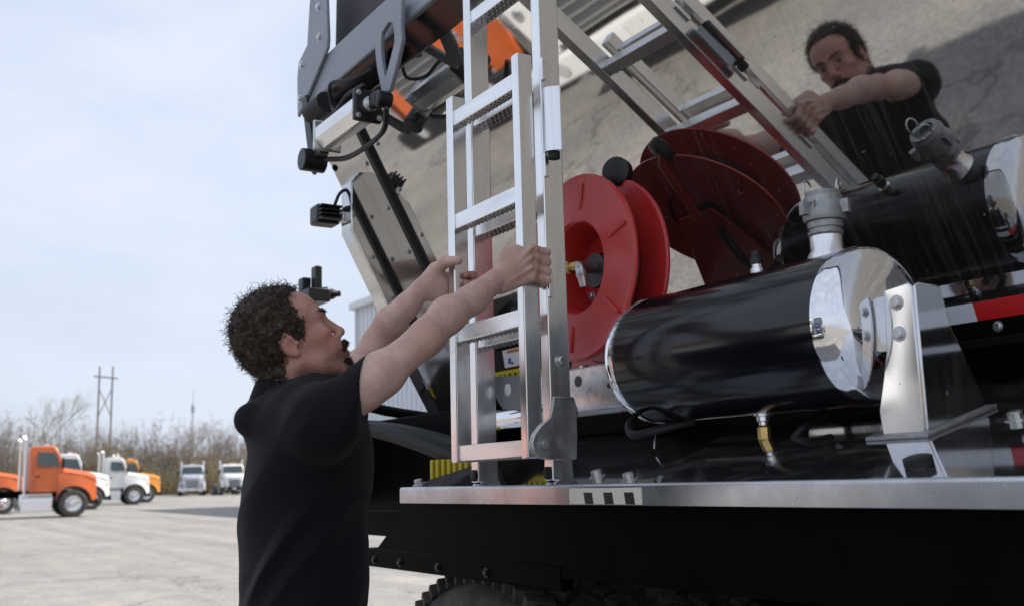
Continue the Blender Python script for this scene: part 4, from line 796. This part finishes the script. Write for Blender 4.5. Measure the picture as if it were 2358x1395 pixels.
for s_ in (-1, 1):
    hd.cap((-0.004, s_ * 0.050, -0.040), (0.066, s_ * 0.020, -0.098), 0.015, 0.014, 0.02)
    hd.ell((0.060, s_ * 0.040, -0.010), (0.024, 0.019, 0.017), 0.018)
    hd.cap((0.074, s_ * 0.040, 0.034), (0.087, s_ * 0.012, 0.034), 0.010, 0.010, 0.014)
    hd.ell((0.104, s_ * 0.031, 0.014), (0.020, 0.016, 0.013), 0.014, -1)
    hd.ell((0.0690, s_ * 0.0315, 0.0125), (0.0148,) * 3, 0.006); hd.ell((0.0835, s_ * 0.0320, 0.0115), (0.010, 0.0120, 0.0044), 0.002, -1)
    hd.ell((0.072, s_ * 0.026, -0.040), (0.018, 0.016, 0.020), 0.02)
    hd.ell((0.097, s_ * 0.0125, -0.0265), (0.011, 0.0075, 0.0075), 0.004)
hd.cap((0.087, 0, 0.026), (0.104, 0, -0.014), 0.0085, 0.0105, 0.009); hd.ell((0.107, 0, -0.020), (0.0115, 0.0115, 0.0105), 0.006)
hd.ell((0.074, 0, -0.100), (0.020, 0.021, 0.017), 0.014); hd.ell((0.080, 0, -0.060), (0.020, 0.026, 0.024), 0.014); hd.ell((0.083, 0, -0.042), (0.017, 0.022, 0.016), 0.008)
hd.cap((0.090, -0.017, -0.0555), (0.098, 0, -0.0525), 0.0052, 0.0062, 0.004); hd.cap((0.090, 0.017, -0.0555), (0.098, 0, -0.0525), 0.0052, 0.0062, 0.004)
hd.cap((0.088, -0.015, -0.0685), (0.0945, 0, -0.0700), 0.0055, 0.0075, 0.004); hd.cap((0.088, 0.015, -0.0685), (0.0945, 0, -0.0700), 0.0055, 0.0075, 0.004)
hd.cap((0.100, -0.020, -0.0615), (0.108, 0, -0.0608), 0.003, 0.004, 0.003, -1); hd.cap((0.100, 0.020, -0.0615), (0.108, 0, -0.0608), 0.003, 0.004, 0.003, -1)
for s_ in (-1, 1):      # ears with rim, hollow and lobe
    hd.ell((-0.012, s_ * 0.073, 0.003), (0.0165, 0.0075, 0.026), 0.006, 1, ((0.97, 0.22 * s_, -0.12), (-0.22 * s_, 0.97, 0), (0.12, 0, 0.99)))
    hd.ell((-0.007, s_ * 0.081, 0.001), (0.0085, 0.0075, 0.012), 0.003, -1); hd.ell((-0.013, s_ * 0.082, 0.016), (0.008, 0.005, 0.006), 0.003, -1)
    hd.ell((-0.005, s_ * 0.073, -0.021), (0.009, 0.006, 0.009), 0.006); hd.ell((0.006, s_ * 0.072, -0.002), (0.005, 0.005, 0.007), 0.004)
for s_ in (-1, 1):
    hd.cap((-0.03, s_ * 0.050, -0.045), nb + np.array([0.035, s_ * 0.012, 0.0]), 0.014, 0.014, 0.02)
hd.ell((0.030, 0, -0.115), (0.016, 0.014, 0.014), 0.02)
Ph, Fh = hd.mesh(); Ph = smooth_mesh(Ph, Fh, 2)
x, y, z = Ph.T; ay = np.abs(y)
base = np.array([0.50, 0.265, 0.20]); C_ = np.tile(base, (len(Ph), 1))
def blend(mask, c): 
    global C_
    m_ = np.clip(mask, 0, 1)[:, None]; C_ = C_ * (1 - m_) + np.array(c) * m_
g_ = lambda cx_, cy_, cz_, r_: np.exp(-(((x - cx_) ** 2 + (ay - cy_) ** 2 + (z - cz_) ** 2) / r_ ** 2))
blend(0.65 * g_(0.07, 0.042, -0.02, 0.03), (0.46, 0.17, 0.125)); blend(0.7 * g_(0.115, 0, -0.02, 0.016), (0.44, 0.165, 0.125)); blend(0.6 * g_(-0.01, 0.08, 0, 0.03), (0.47, 0.19, 0.14))
blend(0.55 * g_(0.08, 0.02, 0.07, 0.04), (0.50, 0.235, 0.165))
st = np.clip((x - 0.02) / 0.03, 0, 1) * np.clip((-0.045 - z) / 0.02, 0, 1) * np.clip((z + 0.135) / 0.02, 0, 1); blend(0.35 * st, (0.20, 0.115, 0.085))
lp_ = np.exp(-((z + 0.061) / 0.011) ** 2) * np.clip((x - 0.086) / 0.005, 0, 1) * np.clip((0.024 - ay) / 0.005, 0, 1); blend(0.8 * lp_, (0.34, 0.13, 0.105))
blend(0.55 * g_(0.083, 0.032, 0.012, 0.014), (0.27, 0.13, 0.10))
head_P, head_F, head_C = h2w(Ph), Fh, C_
# --- arms and hands in world space
def V3(*a): return np.array(a, float)
RS, RE, RW = V3(-1.757, 0.708, 1.362), V3(-1.712, 0.893, 1.516), V3(-1.734, 1.063, 1.644)
LS, LE, LW = V3(-2.055, 0.850, 1.412), V3(-2.145, 0.992, 1.565), V3(-2.080, 1.073, 1.685)
ar = SDF((-2.24, 0.60, 1.28), (-1.62, 1.22, 1.80), 0.0028)
def arm(S_, E_, W_, out_):
    ar.cap(S_, S_ + (E_ - S_) * 0.55, 0.040, 0.037, 0.02); ar.cap(S_ + (E_ - S_) * 0.4, E_, 0.037, 0.031, 0.02)
    f1 = E_ + (W_ - E_) * 0.30 + out_ * 0.008; ar.cap(E_, f1, 0.031, 0.0325, 0.02); ar.cap(f1, E_ + (W_ - E_) * 0.68, 0.0325, 0.0265, 0.02); ar.cap(E_ + (W_ - E_) * 0.62, W_, 0.0270, 0.0225, 0.015)
    bc = S_ + (E_ - S_) * 0.55; ar.ell(bc, (0.037, 0.036, 0.036), 0.02)
    ar.cap(E_ + out_ * 0.016, E_ + (W_ - E_) * 0.35 + out_ * 0.020, 0.017, 0.015, 0.012)     # brachioradialis ridge
    ar.cap(E_ + (W_ - E_) * 0.55 - out_ * 0.012, W_ - out_ * 0.010, 0.011, 0.009, 0.007)     # tendons
    ar.ell(E_ - (W_ - E_) / np.linalg.norm(W_ - E_) * 0.008, (0.025, 0.025, 0.025), 0.012)
arm(RS, RE, RW, V3(0.2, -0.4, 0.88)); arm(LS, LE, LW, V3(0.3, -0.3, 0.9))
# right hand: back of the hand to the camera, fingers close round the far side of the rail
zf = (1.708, 1.688, 1.668, 1.650); rad = (0.0092, 0.0096, 0.0092, 0.0082)
for i in range(4):
    z_ = zf[i]; wz_ = RW[2] + (z_ - 1.684) * 0.55; yk = 1.1385 - (0.0, -0.003, 0.0, 0.006)[i]
    mcp = V3(-1.7167, yk, z_); ar.cap(V3(RW[0] + 0.004, RW[1] + 0.008, wz_), mcp, 0.0120, 0.0105, 0.009)
    ar.ell(mcp + V3(0.0035, 0.002, 0), (0.0095, 0.010, 0.0095), 0.006)
    pip = V3(-1.7188, 1.1725, z_ - 0.003); dip = V3(-1.7445, 1.1742, z_ - 0.006); tip = V3(-1.7655, 1.1722, z_ - 0.006)
    r_ = rad[i]; ar.chain([mcp, pip, dip, tip], [r_ + 0.001, r_, r_ * 0.92, r_ * 0.85], 0.0025); ar.ell(pip, (r_ * 1.08,) * 3, 0.002)
ar.ell((-1.7257, 1.1024, 1.6804), (0.017, 0.036, 0.036), 0.012); ar.cap((-1.7331, 1.0791, 1.6634), (-1.7384, 1.1066, 1.7016), 0.016, 0.014, 0.012)
ar.chain([V3(-1.7363, 1.0918, 1.6793), V3(-1.749, 1.1098, 1.7016), V3(-1.7681, 1.1172, 1.71), V3(-1.7718, 1.1406, 1.7079)], [0.016, 0.0125, 0.0110, 0.0095], 0.008)
for i in range(3): ar.cap(RW + V3(0.016, 0.010, 0.004 - i * 0.008), V3(-1.7050, 1.128, zf[i]), 0.0034, 0.0040, 0.006)   # tendons on the back of the hand
# left hand: thumb laid over the front of the far rail, fingertips curl back to the near face
zl = (1.716, 1.696, 1.677, 1.660)
for i in range(4):
    z_ = zl[i]; mcp = V3(-2.0654, 1.147, z_); ar.cap(V3(LW[0] + 0.004, LW[1] + 0.010, LW[2] + (z_ - 1.688) * 0.5), mcp, 0.0135, 0.0115, 0.010)
    pip = V3(-2.0596, 1.1725, z_ - 0.002); dip = V3(-2.0278, 1.1742, z_ - 0.004); t1 = V3(-2.0080, 1.1690, z_ - 0.005); tip = V3(-2.0080, 1.1510, z_ - 0.006)
    r_ = rad[i]; ar.chain([mcp, pip, dip, t1, tip], [r_ + 0.001, r_, r_ * 0.95, r_ * 0.92, r_ * 0.85], 0.0025)
ar.ell((-2.067, 1.1024, 1.6973), (0.018, 0.034, 0.036), 0.012)
ar.chain([V3(-2.0755, 1.0833, 1.6931), V3(-2.0649, 1.1024, 1.727), V3(-2.0299, 1.1098, 1.7397), V3(-1.978, 1.113, 1.7334)], [0.020, 0.0165, 0.0125, 0.0098], 0.008)
Pa, Fa = ar.mesh(); Pa = smooth_mesh(Pa, Fa, 2)
Ca = np.tile(np.array([0.62, 0.41, 0.335]), (len(Pa), 1))
def redden(c, r_, col_, amt):
    global Ca
    m_ = (amt * np.exp(-((Pa - c) ** 2).sum(1) / r_ ** 2))[:, None]; Ca = Ca * (1 - m_) + np.array(col_) * m_
for i in range(4): redden(V3(-1.709, 1.1395, zf[i]), 0.013, (0.46, 0.21, 0.155), 0.7); redden(V3(-2.007, 1.155, zl[i]), 0.014, (0.45, 0.18, 0.14), 0.8)
redden(RE, 0.05, (0.47, 0.23, 0.17), 0.6); redden(LE, 0.05, (0.47, 0.23, 0.17), 0.6); redden(RW, 0.06, (0.46, 0.245, 0.185), 0.5)
# --- trunk and legs under the clothes
bd = SDF((-2.25, 0.42, -0.02), (-1.65, 1.05, 1.50), 0.011)
fb = np.array([0.54, 0.84, 0]); fb /= np.linalg.norm(fb); rb3 = np.array([fb[1], -fb[0], 0]); BM = (fb, rb3, (0, 0, 1))
def torso(G, infl, k):
    for c, r_ in (((-1.925, 0.756, 1.325), (0.100, 0.172, 0.130)), ((-1.948, 0.748, 1.20), (0.108, 0.160, 0.16)), ((-1.965, 0.757, 1.06), (0.108, 0.158, 0.16)), ((-1.985, 0.760, 0.93), (0.108, 0.160, 0.13))):
        G.ell(c, np.array(r_) + infl, k, 1, BM)
torso(bd, -0.014, 0.05); bd.cap(RS, (-1.934, 0.697, 1.36), 0.034, 0.040, 0.03); bd.cap(LS, (-1.934, 0.697, 1.36), 0.034, 0.040, 0.03)
FT = [(-1.90, 0.68), (-2.05, 0.80)]
for i, s_ in enumerate((1, -1)):
    hip = V3(-1.985, 0.76, 0.88) + rb3 * 0.085 * s_; kn = V3(FT[i][0] + 0.015, FT[i][1] + 0.035, 0.48); an = V3(FT[i][0], FT[i][1], 0.09)
    bd.cap(hip, kn, 0.070, 0.050, 0.03); bd.cap(kn, an, 0.050, 0.035, 0.02); bd.cap(an - V3(0, 0, 0.045), an - V3(0, 0, 0.05) + fb * 0.14, 0.035, 0.026, 0.02)
Pb, Fb = bd.mesh()
n1_, n2_ = len(head_P), len(head_P) + len(Pa)
body = np_mesh('body', np.concatenate([head_P, Pa, Pb]), np.concatenate([head_F, Fa + n1_, Fb + n2_]), 'skin', man, np.concatenate([head_C, Ca, np.tile(base, (len(Pb), 1))]))
# --- eyes
for s_ in (-1, 1):
    ec = h2w((0.0695, s_ * 0.0315, 0.0125)); look = HF * 0.985 + HU * 0.12
    ey = S(); ey.lathe([(-0.0125 * math.cos(a), 0.0125 * math.sin(a) + 1e-5) for a in [math.pi * i / 14 for i in range(15)]], ec, look, 20, caps=False); e_ = ey.build('eye', 'eye_white', man)
    ir = S(); ir.lathe([(0.0112, 0.0058), (0.0122, 0.0048), (0.0128, 0.0024), (0.0129, 0.0001)], ec, look, 16, caps=False); ir.build('iris', 'iris', e_)
# --- hair: dense curls over a dark cap
def scalp(nn, r0):
    u = rng.normal(size=(nn, 3)); u /= np.linalg.norm(u, axis=1, keepdims=True)
    p = u * np.array([0.092, 0.075, 0.082]) + np.array([-0.008, 0, 0.050]); q = u * np.array([0.062, 0.066, 0.066]) + np.array([-0.034, 0, 0.024])
    use = rng.random(nn); p[use < 0.32] = q[use < 0.32]; q2 = u * np.array([0.050, 0.056, 0.060]) + np.array([-0.036, 0, -0.036]); p[use > 0.88] = q2[use > 0.88]; return p, u
def hairy(p):
    x, y, z = p.T; a = np.abs(y)
    lim = np.interp(z, [-0.022, -0.008, 0.015, 0.037, 0.055, 0.083, 0.10, 0.115, 0.135], [0.004, 0.018, 0.032, 0.042, 0.038, 0.035, 0.043, 0.054, 0.066]) + np.where(z > 0.085, 0.018 * np.clip(1 - a / 0.045, 0, 1), 0)
    front = (z > -0.02) & (x < lim) & ((z > 0.030) | (x > 0.004) | (x < -0.032))
    back = (z > -0.082) & (z <= 0.030) & (x < -0.034 - 0.22 * np.clip(-z, 0, 1))
    return front | back
cp_ = SDF((-0.17, -0.12, -0.13), (0.11, 0.12, 0.17), 0.003)
pp, uu = scalp(3500, 0); kp = hairy(pp + np.array([0.007, 0, 0])); pp, uu = pp[kp], uu[kp]
for p, u in zip(pp[:1500], uu[:1500]):
    bk_ = np.clip(-p[0] / 0.1, 0, 1); cp_.ell(p + u * (0.001 - 0.003 * (p[0] > 0)), ((0.0068 + 0.004 * bk_ + 0.005 * np.clip((p[2] - 0.08) / 0.04, 0, 1)) if not (p[2] < 0.03 and p[0] > 0) else 0.006,) * 3, 0.006)
Pc, Fc = cp_.mesh(); nn_ = vnormals(Pc, Fc)
from mathutils import noise as mnoise
Pc = Pc + nn_ * np.array([[0.006 * mnoise.noise(Vector(p * 80)) + 0.004 * mnoise.noise(Vector(p * 200))] for p in Pc])
hair = np_mesh('hair', h2w(Pc), Fc, 'hair', man)
pp, uu = scalp(17000, 0); kp = hairy(pp); pp, uu = pp[kp], uu[kp]
SEG, SID = 13, 3; VV = []; FF = []; ct = 0
for p, u in zip(pp[:7000], uu[:7000]):
    bk_ = np.clip(0.35 - p[0] / 0.11, 0, 1); thick = 0.012 + 0.006 * bk_ + 0.008 * np.clip((p[2] - 0.07) / 0.05, 0, 1)
    if p[2] < 0.035 and p[0] > 0: thick = 0.005
    dirn = u + rng.normal(size=3) * 0.55 + np.array([-0.15, 0, -0.25]); dirn /= np.linalg.norm(dirn); a = np.cross(dirn, rng.normal(size=3)); a /= np.linalg.norm(a); b_ = np.cross(dirn, a)
    ln = thick * (rng.uniform(0.5, 1.25) if rng.random() < 0.85 else rng.uniform(1.3, 1.9)); rr = rng.uniform(0.0035, 0.0068) * (0.4 + 0.6 * min(1, thick / 0.02)); tw = rng.uniform(1.0, 2.0) * 2 * math.pi; ph = rng.uniform(0, 6.28)
    st_ = p + u * 0.002; tt = np.linspace(0, 1, SEG)[:, None]; wob = rr * np.minimum(1, tt * 3)
    c_ = st_ + dirn * ln * tt + (a * np.cos(tw * tt + ph) + b_ * np.sin(tw * tt + ph)) * wob
    r_ = 0.00075 * (1 - 0.4 * tt)
    tg = np.gradient(c_, axis=0); tg /= np.linalg.norm(tg, axis=1, keepdims=True) + 1e-9; e1 = np.cross(tg, a); e1 /= np.linalg.norm(e1, axis=1, keepdims=True) + 1e-9; e2 = np.cross(tg, e1)
    for k in range(SID): VV.append(c_ + (e1 * math.cos(2.094 * k) + e2 * math.sin(2.094 * k)) * r_)
    i0 = ct * SEG * SID; ct += 1
    j = np.arange(SEG - 1)
    for k in range(SID): k2 = (k + 1) % SID; FF.append(np.stack([i0 + k * SEG + j, i0 + k2 * SEG + j, i0 + k2 * SEG + j + 1, i0 + k * SEG + j + 1], 1))
cu = np_mesh('curls', h2w(np.concatenate(VV)), np.concatenate(FF), 'hair', hair); cu['kind'] = 'stuff'
# eyebrows, moustache and goatee as short strands
def strands(name, pts, dirs, ln, rad_, nn):
    VV = []; FF = []
    for i in range(nn):
        j = rng.integers(len(pts)); p = np.array(pts[j]) + rng.normal(size=3) * 0.0022; d_ = np.array(dirs[j]) + rng.normal(size=3) * 0.35; d_ /= np.linalg.norm(d_); l_ = ln * rng.uniform(0.6, 1.2)
        a = np.cross(d_, rng.normal(size=3)); a /= np.linalg.norm(a); b_ = np.cross(d_, a); i0 = len(VV) * 4
        VV.append(np.stack([p + a * rad_, p - a * rad_ * 0.5 + b_ * rad_ * 0.87, p - a * rad_ * 0.5 - b_ * rad_ * 0.87, p + d_ * l_])); FF += [(i0, i0 + 1, i0 + 3), (i0 + 1, i0 + 2, i0 + 3), (i0 + 2, i0, i0 + 3)]
    o = np_mesh(name, h2w(np.concatenate(VV)), np.array(FF), 'hair', man); return o
bp = []; bdir = []
for s_ in (-1, 1):
    for t_ in np.linspace(0, 1, 12): bp.append((0.0985 - 0.019 * t_ ** 1.6, s_ * (0.010 + 0.036 * t_), 0.033 + 0.007 * math.sin(t_ * 2.4))); bdir.append((-0.2, s_ * 0.8, 0.35 - 0.5 * t_))
strands('eyebrow', bp, bdir, 0.009, 0.0007, 420)
mp_ = []; md = []
for s_ in (-1, 1):
    for t_ in np.linspace(0, 1, 14): mp_.append((0.1035 - 0.014 * t_ ** 1.5, s_ * 0.026 * t_, -0.0435 - 0.013 * t_ ** 2)); md.append((0.35, s_ * 0.55, -0.75))
strands('moustache', mp_, md, 0.013, 0.0009, 900)
gp = []; gd = []
for t_ in np.linspace(-1, 1, 15):
    for v_ in np.linspace(0, 1, 5): gp.append((0.092 - 0.014 * t_ * t_ - 0.010 * v_ * v_, 0.024 * t_, -0.083 - 0.032 * v_)); gd.append((0.45 - 0.4 * v_, 0.25 * t_, -0.8))
strands('goatee', gp, gd, 0.011, 0.0008, 1300)
# stubble on the jaw and fine hair on the forearms
def fuzz(name, P, Nn, ln, rad_, lay):
    VV = []; FF = []
    for p, nn in zip(P, Nn):
        d_ = nn * (1 - lay) + rng.normal(size=3) * 0.45 * lay + np.array([0.2, 0.3, -0.5]) * lay; d_ /= np.linalg.norm(d_); a = np.cross(d_, rng.normal(size=3)); a /= np.linalg.norm(a); i0 = len(VV) * 3
        VV.append(np.stack([p + a * rad_ - nn * 0.0003, p - a * rad_ - nn * 0.0003, p + d_ * ln * rng.uniform(0.5, 1.2)])); FF.append((i0, i0 + 1, i0 + 2))
    o = np_mesh(name, np.concatenate(VV), np.array(FF), 'hair', man); o['kind'] = 'stuff'; return o
nh = vnormals(head_P, head_F); jw = np.argwhere(st > 0.45).ravel(); jw = rng.choice(jw, 2600)
fuzz('stubble', head_P[jw] + rng.normal(size=(len(jw), 3)) * 0.0008, nh[jw], 0.003, 0.00035, 0.5)
na = vnormals(Pa, Fa); tR = ((Pa - RE) @ (RW - RE)) / ((RW - RE) @ (RW - RE)); tL = ((Pa - LE) @ (LW - LE)) / ((LW - LE) @ (LW - LE))
dRr = np.linalg.norm(Pa - RE - tR[:, None] * (RW - RE), axis=1); dLl = np.linalg.norm(Pa - LE - tL[:, None] * (LW - LE), axis=1)
fa = np.argwhere((((tR > 0.05) & (tR < 0.95) & (dRr < 0.06)) | ((tL > 0.05) & (tL < 0.95) & (dLl < 0.06))) & (na[:, 2] > -0.2)).ravel(); fa = rng.choice(fa, 1500)
fuzz('arm_hair', Pa[fa], na[fa], 0.012, 0.00016, 0.8)
# --- shirt
sh = SDF((-2.28, 0.50, 0.80), (-1.54, 1.08, 1.50), 0.0042)
torso(sh, 0.008, 0.06)
def sleeve(S_, E_, W0):
    sh.cap(S_, S_ + (E_ - S_) / np.linalg.norm(E_ - S_) * 0.125, 0.051, W0, 0.035)
neck0 = V3(-1.934, 0.697, 1.374)
sh.cap(RS, LS, 0.050, 0.050, 0.05); sh.cap(RS, neck0, 0.046, 0.056, 0.05); sh.cap(LS, neck0, 0.050, 0.056, 0.05)
sleeve(RS, RE, 0.0480); sleeve(LS, LE, 0.050)
# gathered yoke at the upper back and pulled folds
bq = V3(-1.995, 0.632, 1.385); bq = bq + fb * 0.042 - V3(0, 0, 0.012); sh.cap(bq + rb3 * 0.09, bq - rb3 * 0.05, 0.020, 0.020, 0.03); sh.cap(bq + rb3 * 0.09, RS + V3(0.0, -0.03, -0.03), 0.018, 0.014, 0.03)
sh.cap((-1.80, 0.70, 1.30), (-1.90, 0.66, 1.10), 0.016, 0.012, 0.03); sh.cap((-1.82, 0.74, 1.22), (-1.95, 0.66, 1.02), 0.014, 0.010, 0.03); sh.cap((-2.01, 0.655, 1.175), (-1.93, 0.66, 1.20), 0.014, 0.010, 0.02)
dR = (RE - RS) / np.linalg.norm(RE - RS); dL = (LE - LS) / np.linalg.norm(LE - LS)
def sleeve_cut(p, d_, ax_, rin):
    lo_ = p - 0.085; hi_ = p + 0.10; sl, X, Y, Z = sh._win(lo_, hi_, 0)
    dp = (X - p[0]) * d_[0] + (Y - p[1]) * d_[1] + (Z - p[2]) * d_[2]
    sh.D[sl] = np.maximum(sh.D[sl], np.where(((X - p[0]) ** 2 + (Y - p[1]) ** 2 + (Z - p[2]) ** 2) < 0.0081, dp, -1).astype(np.float32))
    sh.cap(p - ax_ * 0.012, p + ax_ * 0.05, rin, rin, 0.002, -1)
sleeve_cut(RS + dR * 0.098, V3(0.60, 0.78, -0.05), dR, 0.0405); sleeve_cut(LS + dL * 0.115, dL, dL, 0.0455)
sh.cap(HO + HU * -0.02 - HF * 0.01, neck0 + (HO - neck0) * 0.62 - HF * 0.012, 0.052, 0.050, 0.01, -1)
Ps, Fs = sh.mesh(); ns = vnormals(Ps, Fs)
fwd_ = Ps @ fb; lat_ = Ps @ rb3; ac_ = fwd_ * 0.80 - Ps[:, 2] * 0.60; al_ = fwd_ * 0.60 + Ps[:, 2] * 0.80
low = np.clip((1.36 - Ps[:, 2]) / 0.2, 0.35, 1.0)
disp = np.array([(abs(mnoise.noise(Vector((a * 15, b * 3.2, c * 5)))) * -0.026 + mnoise.noise(Vector((a * 30 + 7, b * 6, c * 11))) * 0.0035) * w_ + mnoise.noise(Vector((a * 9, b * 9, c * 9))) * 0.004 for a, b, c, w_ in zip(ac_, al_, lat_, low)]) + 0.003
Ps = smooth_mesh(Ps + ns * disp[:, None], Fs, 1)
shirt = np_mesh('shirt', Ps, Fs, 'shirt', man)
# collar: folded band standing round the neck
cc = neck0 + (HO - neck0) * 0.46 + fb * 0.006; cn = (HO - neck0) / np.linalg.norm(HO - neck0); ce = np.cross(cn, rb3); ce /= np.linalg.norm(ce); cl = S()
ring = []
for i in range(40):
    a = 2 * math.pi * i / 40; dd = ce * math.cos(a) + rb3 * math.sin(a)
    for rr_, hh_ in ((0.056, 0.012), (0.060, 0.017), (0.065, 0.010), (0.072, -0.022), (0.069, -0.026), (0.057, -0.012)): ring.append(cc + dd * (rr_ + 0.003 * math.sin(3 * a)) + cn * (hh_ - 0.012))
cl.add(ring, [(i * 6 + k, i * 6 + (k + 1) % 6, ((i + 1) % 40) * 6 + (k + 1) % 6, ((i + 1) % 40) * 6 + k) for i in range(40) for k in range(6)])
cl.build('collar', 'shirt', shirt)
# --- trousers and shoes
tr_ = SDF((-2.28, 0.44, 0.05), (-1.70, 1.05, 0.98), 0.011)
tr_.ell((-1.985, 0.760, 0.90), (0.110, 0.160, 0.11), 0.05, 1, BM)
for i, s_ in enumerate((1, -1)):
    hip = V3(-1.985, 0.76, 0.86) + rb3 * 0.085 * s_; kn = V3(FT[i][0] + 0.015, FT[i][1] + 0.035, 0.48); an = V3(FT[i][0], FT[i][1], 0.10)
    tr_.cap(hip, kn, 0.092, 0.070, 0.04); tr_.cap(kn, an, 0.070, 0.058, 0.03)
tr_.D = np.maximum(tr_.D, (0.062 - (np.arange(tr_.n[2]) * tr_.h + tr_.lo[2]))[None, None, :].astype(np.float32))
Pt, Ft = tr_.mesh(); np_mesh('trousers', Pt, Ft, 'trousers', man)
for i in range(2):
    so = SDF((FT[i][0] - 0.22, FT[i][1] - 0.22, -0.02), (FT[i][0] + 0.26, FT[i][1] + 0.30, 0.16), 0.008); a0 = V3(FT[i][0], FT[i][1], 0.05)
    so.cap(a0 - fb * 0.04, a0 + fb * 0.15 - V3(0, 0, 0.01), 0.046, 0.042, 0.02); so.cap(a0, a0 + V3(0, 0, 0.05), 0.045, 0.045, 0.02)
    so.D = np.maximum(so.D, (0.004 - (np.arange(so.n[2]) * so.h + so.lo[2]))[None, None, :].astype(np.float32))
    P_, F_ = so.mesh(); np_mesh('shoe', P_, F_, 'shoe', man)
